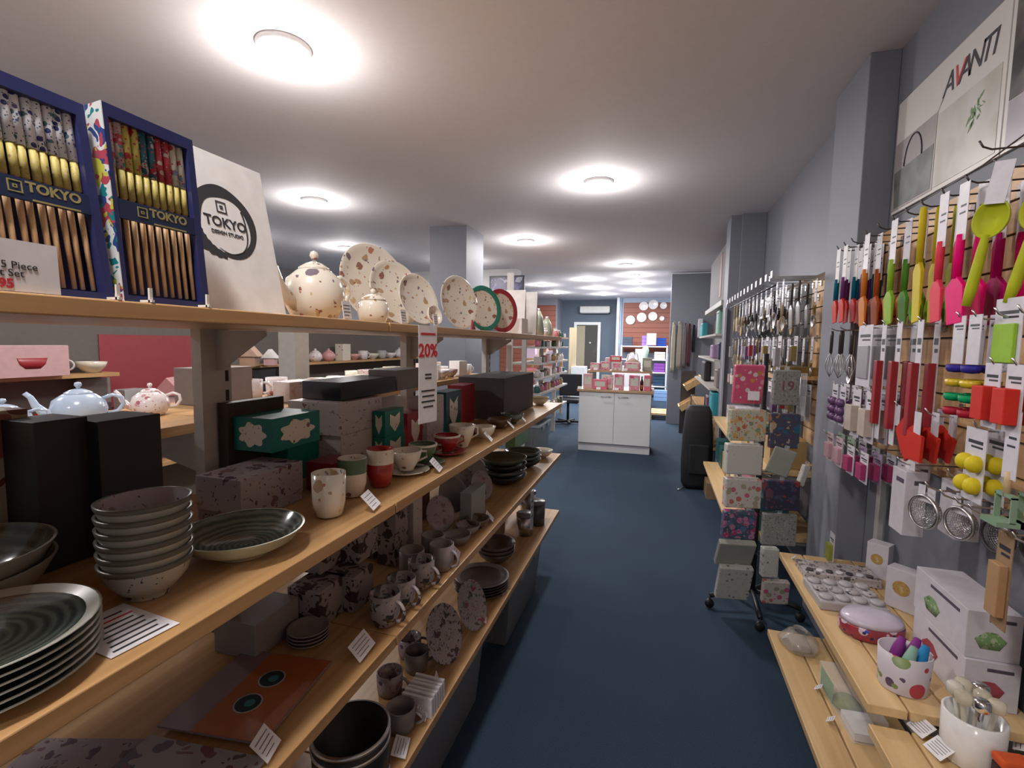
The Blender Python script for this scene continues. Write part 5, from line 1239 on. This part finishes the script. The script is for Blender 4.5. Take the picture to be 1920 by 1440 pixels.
t = thing('muffin_tray', 'long grey tray of small round cases behind the egg-box tray', 'tray', (.79, 2.35, ZP), .02)
MB().box(-.155, .13, -.07, .07, 0, .035).build('body', tray_c, t, bevel=.004)
for i in range(7): MB().cyl(.013, .006, 16, 0, T(-.13+i*.037, -.045, .0355)).build('paper_case', [dark, white][i % 2], t)
t = thing('muffin_tray', 'wide pale tray of rounded moulds in the middle of the upper plank', 'tray', (.735, 2.13, ZP), .04)
MB().box(-.115, .115, -.10, .10, 0, .035).build('body', M('pale tray', (.44, .42, .43), .4), t, bevel=.006)
for i in range(4):
    for j in range(3): MB().lathe([(.024, 0), (.024, .008), (.018, .012), (1e-6, .012)], 16, 0, T(-.085+i*.057, -.065+j*.065, .0355)).build('mould', tray_c if j % 2 else M('pale tray'), t)
def tent(label, x, y, w_, h, rz, art):
    t = thing('picture_card_box', label, 'box', (x, y, ZP), rz)
    MB().box(-w_/2, w_/2, -.03, .03, 0, h).build('body', M('white product card', (.60, .57, .62), .4), t, bevel=.002)
    MB().cyl(w_*.28, .0008, 22, 0, T(0, -.0305, h*.55) @ R(PI/2, 'X') ).build('food_picture', art, t)
    return t
food = floral('toast print', (.45, .28, .08), [(.55, .4, .2), (.3, .15, .05)], 60, .4, .4, .7)
tent('small white box with a green food picture standing behind the long tray', .958, 2.42, .08, .15, -.7, food)
tent('white box with an orange food picture turned cornerwise beside the green-print cartons', .935, 2.14, .10, .155, -.75, food)
t = blister('round fruit sticker pack on the wall shelf next to the pillar', (.80, 2.50, .69), .06, .13, wcard, M('fruit print', (.25, .28, .05), .5)); t.location.z = .6815
t = thing('oval_toy_pack', 'oval clear-lidded pack with red and blue print on the upper plank', 'package', (.745, 1.905, ZP), .15)
MB().lathe([(.09, 0), (.10, .012), (.10, .042), (.095, .05)], 40, sx=1.0, sy=.75).build('printed_base', floral('toy print', (.30, .04, .06), [(.02, .08, .45), (.45, .03, .05), (.6, .5, .6), (.02, .02, .1)], 22, .45, .3, .9), t)
MB().lathe([(.098, .0505), (.09, .066), (.05, .074), (1e-6, .075)], 36, sx=1.0, sy=.75).build('domed_lid', M('milky lid', (.60, .54, .66), .2), t)
wbox('large white carton with green salad bowl pictures, upper of the two', .85, .975, 1.60, 1.88, ZP+.1365, ZP+.272, lt)
wbox('white carton with a red-green picture under the large salad carton', .85, .975, 1.59, 1.87, ZP, ZP+.136, M('cherry print', (.34, .06, .08), .5))
t = thing('gadget_tub', 'white printed tub of purple and blue gadgets at the plank end', 'tub', (.725, 1.625, ZP))
MB().lathe([(.058, 0), (.060, .004), (.066, .115), (.062, .115), (.056, .008), (1e-6, .008)], 32, sy=.9).build('body', floral('tub print', (.60, .55, .60), [(.10, .06, .12), (.45, .05, .08), (.18, .26, .08), (.6, .56, .62)], 15, .38, .4, .7), t)
for k, (dx, dy, m_, lab) in enumerate(((-.02, .02, sil('violet', (.22, .03, .22)), 'violet gadget sticking out of the white printed tub'), (.025, -.01, sil('cyan', (.02, .22, .48)), 'blue and clear whistle-like gadget in the white printed tub'), (-.01, -.025, sil('mint', (.25, .42, .34)), 'mint gadget lying in the white printed tub'), (.02, .025, sil('violet', (.22, .03, .22)), 'second violet gadget standing beside the blue one in the tub'))):
    tag(MB().tube([(0, 0, 0), (0, 0, .06), (.01, 0, .09), (.02, 0, .13)], .013, 10, taper=[.8, 1, 1.2, .7]).build('silicone_gadget', m_, loc=(.725+dx, 1.625+dy, ZP+.0095)), lab, 'gadget')
# white cutter pot, cards and the orange tool at the near edge
ZN = .501
t = thing('utensil_pot', 'white ceramic pot full of clear cutters at the edge of the nearest plank', 'pot', (.803, 1.447, ZN))
MB().lathe([(.058, 0), (.062, .004), (.064, .12), (.058, .122), (.056, .01), (1e-6, .009)], 40).build('body', whitegloss, t)
cc = M('clear amber plastic', (.75, .68, .52), .08, alpha=.45, noise=0)
for k in range(7):
    a = k*.9; r = .028 if k else 0
    tag(MB().tube([(0, 0, 0), (.004*math.cos(a), .004*math.sin(a), .10), (.012*math.cos(a), .012*math.sin(a), .15)], .006, 8).lathe([(.012, .15), (.018, .155), (.018, .175), (.012, .18)], 16, 0, T(.012*math.cos(a), .012*math.sin(a), -.005)).build('plastic_cutter', [cc, chrome, cc, M('milky plastic', (.6, .58, .5), .15)][k % 4], loc=(.803+r*math.cos(a), 1.447+r*math.sin(a), ZN+.010)),
        ['amber cutter standing at the centre of the white pot', 'chrome cutter beside the central amber one in the pot', 'amber cutter at the wall side of the white pot', 'milky cutter at the wall side of the white pot', 'amber cutter leaning to the aisle side of the pot', 'chrome cutter at the camera side of the white pot', 'amber cutter at the camera side of the white pot'][k], 'cutter', 'plastic cutters in the white pot')
for px, py, lab in ((1706, 1362, 'white price card with printed lines, further of the two before the white pot'), (1738, 1402, 'white price card with printed lines, nearer of the two before the white pot')):
    p = at_z(px, py, ZN+.02); card_label(lab, (p.x+.01, p.y, ZN), PI+.30, .052, .046, .95, 5)
t = thing('boxed_tool', 'orange and black packaged tool at the lower frame edge', 'package', (.83, 1.352, ZN), .1)
MB().box(-.03, .03, -.018, .018, 0, .07).build('black_sleeve', M('black sleeve', (.03, .015, .02), .4), t, bevel=.003)
MB().box(-.032, .032, -.02, .02, .0705, .092).build('orange_top', sil('tool orange', (.62, .10, .03)), t, bevel=.006)
MB().box(-.008, .012, -.0215, -.0185, .0, .03).build('orange_mark', sil('tool orange'), t)
card_label('small white card lying behind the white pot near the wall', (.93, 1.52, ZN), 2.6, .04, .03, 1.2, 3)
# lowest plank
glassy = M('clear bag', (.62, .58, .52), .12, alpha=.38, noise=0)
def bag(label, x, y, z, s, m_, rz=0):
    t = thing('clear_bag', label, 'bag', (x, y, z), rz)
    rn2 = random.Random(int(x*997)); V = []; F = []; n = 12
    for j, (r, h) in enumerate(((.7, 0), (1, .15), (.95, .5), (.6, .8), (.25, .92), (.4, 1.05))):
        for k in range(n):
            a = 2*PI*k/n; q_ = r*s*(1+rn2.uniform(-.14, .14)); V.append((q_*math.cos(a), q_*1.2*math.sin(a), h*s*1.0))
    for j in range(5):
        for k in range(n): F.append((j*n+k, j*n+(k+1) % n, (j+1)*n+(k+1) % n, (j+1)*n+k))
    F.append(tuple(range(n))[::-1])
    MB().add(V, F, 0, I4, True).build('film', m_, t); MB().box(-s*.5, s*.5, -s*.6, s*.6, .002, s*.4).build('contents', M('pale contents', (.34, .27, .22), .6), t, bevel=.006); return t
bag('crumpled clear bag of brown pieces at the far end of the lowest plank', .63, 2.27, .251, .075, glassy)
t = thing('clear_box', 'clear plastic box with a green leaf print lying on the lowest plank', 'box', (.70, 1.90, .251), .05)
MB().box(-.05, .05, -.15, .15, 0, .09).build('case', clear, t, bevel=.004)
MB().box(-.0495, -.048, .02, .13, .01, .08).build('green_label', M('leaf label', (.08, .28, .12), .5), t)
q = MB(); q.lathe([(.042, 0), (.048, .01), (.03, .03), (1e-6, .032)], 20, 0, T(0, .03, .004)).build('green_contents', M('olive contents', (.20, .24, .06), .5), t)
MB().box(-.04, .04, -.14, -.03, .003, .03).build('white_contents', white, t)
for px, py, lab in ((1467, 1190, 'tiny white price ticket at the far tip of the lowest plank'), (1528, 1285, 'small white price ticket in the middle of the lowest plank'), (1550, 1345, 'small white price ticket nearer the camera on the lowest plank')):
    p = at_z(px, py+8, .251); card_label(lab, (p.x, p.y, .251), PI-.5, .03, .028, .9, 3)
for px, py, lab in ((1485, 1045, 'tiny white ticket at the tip of the upper plank'),):
    p = at_z(px, py+4, .551); card_label(lab, (p.x, p.y, .551), PI-.5, .035, .022, .9, 2)

# ================================================================ bay beyond the pillar: packed hooks
t = thing('hook_bar', 'steel hook bar across the bay beyond the pillar', 'rail', (0, 0, 0))
MB().box(.66, .984, 3.47, 3.49, 1.955, 1.985).build('arm', steel, t); MB().box(.66, .984, 5.50, 5.52, 1.955, 1.985).build('arm', steel, t)
MB().tube([(.70, 3.492, 1.932), (.70, 5.498, 1.932)], .006, 8).build('front_rail', dark, t)
woodh = M('beech', (.55, .40, .22), .5); brass = M('antique brass', (.30, .22, .08), .35, .6)
pal = [(dark, steel, 'black handled steel'), (woodh, woodh, 'plain wooden'), (steel, steel, 'all-steel'), (dark, dark, 'black nylon'), (brass, steel, 'brass handled')]
rq = random.Random(8)
kinds = ['turner', 'spoon', 'whisk', 'ladle', 'spatula', 'tongs', 'brush']
rows = [(1.955, .31, 'top row', 13), (1.60, .26, 'second row', 12), (1.30, .22, 'third row', 11)]
for ri, (z, L, rn_, n) in enumerate(rows):
    for i in range(n):
        y = 3.42+(5.44-3.42)*i/(n-1)
        side = 'nearest the pillar' if i == 0 else ('next to the far pilaster' if i == n-1 else None)
        hook(('steel hook of the %s beyond the pillar, ' % rn_)+(side or '%s counted from it' % ords[i]), y, z, .67 if ri == 0 else .72, group='hooks in the bay beyond the pillar', m_=steel)
        if ri == 0:
            tag(MB().box(-.001, .001, -.028, .028, -.010, .034).build('price_ticket', white, loc=(.659, y, z+.022)), ('white ticket at the tip of the top row, ')+(side or '%s from the pillar' % ords[i]), 'price ticket', 'hook tickets beyond the pillar')
        for x, dn in ((.73, 'outer'), (.82, 'middle'), (.91, 'inner')):
            pi_ = rq.randrange(5)
            if ri == 0 and i in (1, 2): pi_ = 0
            if ri == 0 and i >= 9: pi_ = 1 if x < .8 else 4
            hm_, tm_, cn = pal[pi_]
            kd = rq.choice(kinds)
            if ri == 0 or (ri == 1 and rq.random() < .55):
                util(kd, '%s %s, %s of three on the %s hook of the %s' % (cn, {'brush': 'pastry brush'}.get(kd, kd), dn, ords[i], rn_), (x, y, z), hm_, L*rq.uniform(.85, 1.05), 'kitchen tools in the bay beyond the pillar', wcard if rq.random() < .6 else None, tip=tm_)
            else:
                body = rq.choice([steel, M('purple plastic'), M('wine silicone'), brass, gcard, cream, M('smoke plastic', (.12, .12, .14), .3), blush])
                blister('%s carded gadget, %s of three on the %s hook of the %s' % ({'brushed steel': 'steel', 'purple plastic': 'purple', 'wine silicone': 'wine red', 'antique brass': 'brassy', 'grey backing card': 'grey', 'cream ceramic': 'cream', 'smoke plastic': 'smoke grey', 'blush pouch': 'blush'}[body.name], dn, ords[i], rn_), (x, y, z), rq.uniform(.07, .10), rq.uniform(.14, .22), wcard if rq.random() < .6 else gcard, body, 'carded gadgets in the bay beyond the pillar', d=.03)
# white framed packs seen near the pillar
for k, (y, lab) in enumerate(((3.62, 'white framed pack with a dark window, nearer the pillar'), (3.84, 'white framed pack with a dark window, second from the pillar'))):
    t = blister(lab, (.69, y, 1.86), .11, .12, white, dark, 'white framed packs', d=.004)
    hook('thin hook holding the %s framed pack' % ('nearer' if k == 0 else 'second'), y, 1.862, .68, group='hooks in the bay beyond the pillar', m_=steel)
# brass tray under the second row
t = thing('cutting_board_stack', 'brown boards lying under the tools of the second row', 'board', (.86, 3.7, 1.36)); MB().box(-.12, .12, -.2, .2, 0, .05).build('board', brass, t)
t = thing('plank_shelf', 'short pine shelf holding the brown boards beyond the pillar', 'shelf', (0, 0, 0)); MB().box(.72, .984, 3.45, 3.95, 1.335, 1.359).build('board', pine, t)
planks('plank_shelf', 'upper pine plank shelf in the bay beyond the pillar', .58, .98, 3.2, 5.5, .80, 3)
planks('plank_shelf', 'lower pine plank shelf in the bay beyond the pillar, edging the carpet', .47, .98, 3.2, 5.08, .40, 3)
for i in range(16):
    y = 3.35+(i % 8)*.26; z = .401 if i < 8 else .801; ci = rq.randrange(8); m_ = [steel, flobox, M('teal dark pack'), cream, M('rose pack'), gcard, M('amber pack'), wcard][ci]
    carton('stock_box', '%s box of kitchen ware on the %s plank, %s from the pillar' % (['steel grey', 'floral', 'dark teal', 'cream', 'rose', 'grey', 'amber', 'white'][ci], 'lower' if i < 8 else 'upper', ords[i % 8]), (.78 if z > .7 else .70, y, z), rq.uniform(.12, .2), .2, rq.uniform(.12, .24), m_, group='stock boxes beyond the pillar')

# ================================================================ revolving rack of napkins and pouches
SX, SY = .585, 3.05
t = thing('revolving_rack', 'black revolving rack on castors hung with napkin packs beside the pillar', 'display rack', (SX, SY, 0), .35)
MB().cyl(.016, 1.40, 16, 0, T(0, 0, .10)).build('pole', black, t)
for k in range(5):
    a = k*2*PI/5+.593
    f = MB().tube([(0, 0, .11), (.20*math.cos(a), .20*math.sin(a), .085), (.25*math.cos(a), .25*math.sin(a), .075)], .014, 10).build('foot', black, t)
    MB().lathe([(.0, -.011), (.024, -.011), (.027, 0), (.024, .011), (.0, .011)], 18, 0, T(.25*math.cos(a), .25*math.sin(a), .028) @ R(PI/2, 'X')).tube([(.25*math.cos(a), .25*math.sin(a), .03), (.25*math.cos(a), .25*math.sin(a), .07)], .006, 6).build('castor', black, f)
for z in (.34, .58, .82, 1.06, 1.40):
    for k in range(4):
        a = k*PI/2
        MB().tube([(0, 0, z), (.118*math.cos(a), .118*math.sin(a), z), (.118*math.cos(a), .118*math.sin(a), z+.02)], .003, 6).build('arm', dark, t)
napk = {
 'pinkfox': floral('pink pouch print', (.62, .10, .20), [(.7, .3, .35), (.55, .25, .05), (.7, .6, .6)], 30, .4, .35, .6),
 'fruit': floral('orange fruit print', (.46, .46, .36), [(.5, .18, .06), (.45, .12, .06), (.15, .28, .2), (.55, .35, .12)], 34, .42, .4, .85),
 'grey': floral('grey sprig napkin', (.52, .52, .48), [(.22, .2, .2), (.45, .45, .4)], 40, .3, .5, .6),
 'peony': floral('peony napkin', (.50, .48, .44), [(.45, .12, .10), (.5, .1, .2), (.3, .3, .2)], 28, .4, .5, .6),
 'magenta': floral('magenta blue napkin', (.05, .09, .14), [(.42, .04, .16), (.08, .16, .26), (.45, .18, .3)], 26, .45, .5, .9),
 'dark': floral('dark tropic napkin', (.03, .03, .06), [(.25, .04, .04), (.05, .06, .12), (.12, .05, .08)], 14, .45, .5, .8, warp=.5),
 'stripe': floral('grey striped napkin', (.26, .26, .24), [(.14, .14, .14), (.34, .34, .32)], 70, .4, .5, .8),
 'bird': floral('dark bird napkin', (.06, .06, .10), [(.35, .16, .06), (.02, .12, .2), (.4, .3, .2)], 14, .42, .5, .8, warp=.4),
 'plain': M('grey green card', (.32, .33, .29), .6)}
def napkin(label, px0, px1, py0, py1, Y, key, tilt=0, th=.03, rz=.18, roll=0):
    a = at_y(px0, (py0+py1)/2, Y); b = at_y(px1, (py0+py1)/2, Y); c = at_y((px0+px1)/2, py0, Y); d = at_y((px0+px1)/2, py1, Y)
    w_ = (b.x-a.x)/2; h = c.z-d.z
    t = thing('napkin_pack', label, 'napkin pack', ((a.x+b.x)/2, Y, c.z), group='packs on the revolving rack', rot=(tilt, roll, rz))
    MB().box(-w_, w_, -th/2, th/2, -h, 0).build('pack', napk[key], t, bevel=.006)
    MB().box(-.012, .012, -.001, .001, 0, .02).build('hang_loop', clear, t)
    return t
Yf = 2.87
napkin('pink printed pouch, topmost facing the camera on the revolving rack', 1375, 1434, 684, 758, Yf, 'pinkfox', .12)
p = at_y(1413, 742, Yf-.045); tag(MB().box(-.028, .028, -.001, .0, -.024, .024).build('price_ticket', white, loc=(p.x, p.y, p.z)), 'white price ticket stuck on the pink printed pouch', 'price ticket')
t = napkin('grey pouch printed with the numeral 19, topmost towards the wall', 1448, 1500, 694, 760, Yf+.02, 'stripe', .05)
mb = MB(); put_text(mb, '19', .075, T(0, -.017, -.085) @ RN, 0, depth=.0006); mb.build('numeral', M('wine print', (.20, .06, .08), .5), t)
napkin('orange fruit printed pack directly under the pink pouch', 1365, 1436, 768, 826, Yf, 'fruit', 0, .05)
napkin('dark bird printed pack under the numeral pouch', 1440, 1500, 775, 840, Yf+.02, 'bird')
napkin('white and grey boxed pack, third down on the camera side', 1358, 1428, 832, 888, Yf, 'grey', 0, .06)
napkin('plain grey-green card hanging askew towards the wall', 1450, 1496, 842, 894, Yf-.02, 'plain', .1, .012, .1, .28)
napkin('peony printed pack, fourth down on the camera side', 1356, 1426, 896, 950, Yf, 'peony', 0, .06)
napkin('dark tropical pack, fourth down towards the wall', 1432, 1498, 900, 955, Yf+.02, 'dark', 0, .05)
napkin('magenta and blue pack, fifth down on the camera side', 1354, 1418, 958, 1010, Yf, 'magenta', .15, .05)
napkin('grey striped pack, fifth down towards the wall', 1426, 1494, 963, 1022, Yf+.02, 'stripe')
napkin('glossy grey pouch jutting out below the magenta pack', 1346, 1418, 1016, 1074, Yf-.03, 'plain', .45, .04)
napkin('narrow white boxed pack, sixth down towards the wall', 1426, 1458, 1026, 1080, Yf+.02, 'grey', 0, .05)
napkin('pale sprig pouch, lowest on the camera side', 1346, 1412, 1062, 1134, Yf, 'grey', .3, .04)
napkin('brown sprig pouch, lowest towards the wall', 1428, 1480, 1088, 1132, Yf+.02, 'peony', .1, .04)
t = thing('metal_tongs_pack', 'long steel tool in a clear sleeve hanging at the wall side of the rack', 'package', (at_y(1512, 700, 2.9).x, 2.96, 1.40))
MB().box(-.02, .02, -.008, .008, -.26, 0).build('sleeve', clear, t); MB().tube([(-.008, 0, -.02), (-.008, 0, -.25)], .004, 6).build('tool', steel, t)
napkin('white torn-edge leaflet pack by the pillar, beside the dark tropical pack', 1504, 1518, 872, 912, 2.95, 'grey', 0, .03, .4, .3)

# ================================================================ bay past the far pilaster
t = thing('fascia_board', 'pale fascia board with a red upright stripe past the far pilaster', 'sign', (0, 0, 0))
MB().box(.72, .76, 6.0, 8.0, 2.06, 2.75).build('board', M('pale fascia', (.17, .155, .165), .7), t)
MB().box(.716, .72, 6.62, 6.80, 2.15, 2.70).build('red_stripe', M('dull red print', (.22, .02, .02), .6), t)
MB().box(.66, .76, 6.0, 8.0, 2.0, 2.058).build('lower_rail', M('pale rail', (.42, .40, .38), .5), t)
G5 = thing('shelving_unit', 'grey shelving bay full of bags and pouches past the far pilaster', 'shelving', (0, 0, 0))
MB().box(.985, 1.005, 6.0, 9.9, 0, 2.0).build('back_panel', M('grey back panel', (.22, .21, .2), .7), G5)
MB().box(.48, .50, 6.0, 6.06, 0, .01).box(.48, .98, 5.99, 6.01, 0, 1.98).build('end_panel', M('pale grey end', (.34, .35, .40), .5), G5) if False else None
for z, x0 in ((.35, .50), (.72, .55), (1.05, .58), (1.38, .62), (1.68, .62)): MB().box(x0, .984, 6.02, 8.35, z-.025, z).build('shelf', pine if z < 1 else whitem, G5)
tq = M('turquoise pouch', (.03, .30, .36), .5); mint = M('mint pouch', (.25, .46, .38), .5); nv = M('ink navy pouch', (.02, .02, .06), .6); mv = M('mauve pouch', (.35, .22, .40), .6); bk = M('black pouch', (.02, .015, .02), .6); salmon = M('salmon pouch', (.50, .26, .20), .6)
for px, X, z, w_, h, m_, lab in ((1315, .66, 1.681, .35, .22, tq, 'turquoise pouch on the top shelf past the far pilaster'), (1345, .70, 1.681, .25, .30, mint, 'tall mint pouch at the near end of the top far shelf'), (1308, .70, 1.681, .2, .36, wcard, 'pale tall box on the top far shelf beside the turquoise pouch'),
        (1334, .66, 1.381, .28, .17, mv, 'mauve pouch on the second far shelf'), (1349, .67, 1.381, .22, .20, nv, 'ink navy pouch at the near end of the second far shelf'), (1318, .62, 1.051, .5, .27, bk, 'square black bag on the third far shelf'), (1343, .66, 1.051, .25, .22, M('taupe pouch', (.22, .18, .18), .6), 'taupe pouch beside the square black bag'),
        (1346, .62, .721, .3, .28, tq, 'turquoise and green pouch on the fourth far shelf'), (1330, .60, .721, .3, .20, M('aubergine pouch', (.10, .03, .09), .6), 'aubergine pouch on the fourth far shelf'), (1326, .56, .351, .4, .26, mint, 'mint pouch on the lowest far shelf'), (1346, .58, .351, .25, .26, salmon, 'salmon pouch at the near end of the lowest far shelf')):
    y = max((6.04 if px > 1332 else 6.34)+w_/2, Yof(px, X, z+.1)); t = thing('zip_pouch', lab, 'pouch', (X+.04, y, z), group='pouches past the far pilaster')
    MB().box(-.045, .045, -w_/2, w_/2, 0, h).build('body', m_, t, bevel=.02); MB().box(-.05, -.045, -w_*.4, w_*.4, h*.86, h*.89).build('zip', dark, t)
# pale upright panel of the bay next to the rack, and tilted pine crates
tag(MB().box(.66, .68, 5.60, 5.66, 0, 1.94).build('bay_end_panel', M('pale grey end', (.34, .35, .40), .5)), 'slim pale grey end panel standing against the far pilaster', 'panel')
for k, (px, py, lab) in enumerate(((1303, 722, 'tilted pine crate, upper one past the black bag'), (1293, 760, 'tilted pine crate, lower one past the black bag'))):
    p = at_y(px, py, 8.75); t = thing('pine_crate', lab, 'crate', (p.x, 8.75, p.z), rot=(0, -.6, 0), group='tilted pine crates')
    MB().box(-.16, .16, -.2, .2, 0, .02).box(-.16, -.14, -.2, .2, .02, .1).box(.14, .16, -.2, .2, .02, .1).box(-.14, .14, -.2, -.18, .02, .1).box(-.14, .14, .18, .2, .02, .1).build('tray', pine_plank, t)
t = thing('crate_stand', 'dark stand carrying the two tilted pine crates', 'stand', (.52, 8.97, 0)); MB().box(-.12, .12, -.018, .018, 0, 1.1).build('frame', dark, t)
# black bag on wheels
t = thing('trolley_bag', 'tall black trolley bag standing on the carpet before the far shelves', 'bag', (.44, 5.52, 0), .1)
V = []; F = []; n = 16
prof = ((.02, .85, .75), (.06, 1.0, .9), (.30, 1.06, 1.0), (.60, 1.0, .95), (.84, .86, .86), (.90, .68, .7))
for h, a, b in prof:
    for k in range(n):
        u = 2*PI*k/n; c_, s_ = math.cos(u), math.sin(u)
        V.append((.15*a*math.copysign(abs(c_)**.5, c_), .11*b*math.copysign(abs(s_)**.5, s_), h))
for j in range(5):
    for k in range(n): F.append((j*n+k, j*n+(k+1) % n, (j+1)*n+(k+1) % n, (j+1)*n+k))
F += [tuple(range(n))[::-1], tuple(5*n+k for k in range(n))]
MB().add(V, F, 0, I4, True).build('body', M('black bag cloth', (.012, .012, .014), .7), t)
MB().box(-.10, .10, -.135, -.108, .18, .50).build('front_pocket', M('black bag cloth'), t, bevel=.015)
MB().tube([(-.07, .08, .8), (-.07, .08, 1.0), (.07, .08, 1.0), (.07, .08, .8)], .007, 8).build('pull_handle', dark, t)
for s_ in (-1, 1): MB().lathe([(.0, -.012), (.03, -.012), (.032, 0), (.03, .012), (.0, .012)], 18, 0, T(s_*.11, .07, .034) @ R(PI/2, 'Y') @ R(0, 'X')).build('wheel', black, t)
MB().tube([(-.12, -.10, .03), (-.18, -.14, .012), (-.2, -.15, .012)], .008, 8).build('foot_bar', steel, t)
tag(MB().box(.52, .98, 5.15, 5.45, 0, .16).build('floor_carton', M('kraft card')), 'low kraft carton on the carpet behind the black trolley bag', 'box')
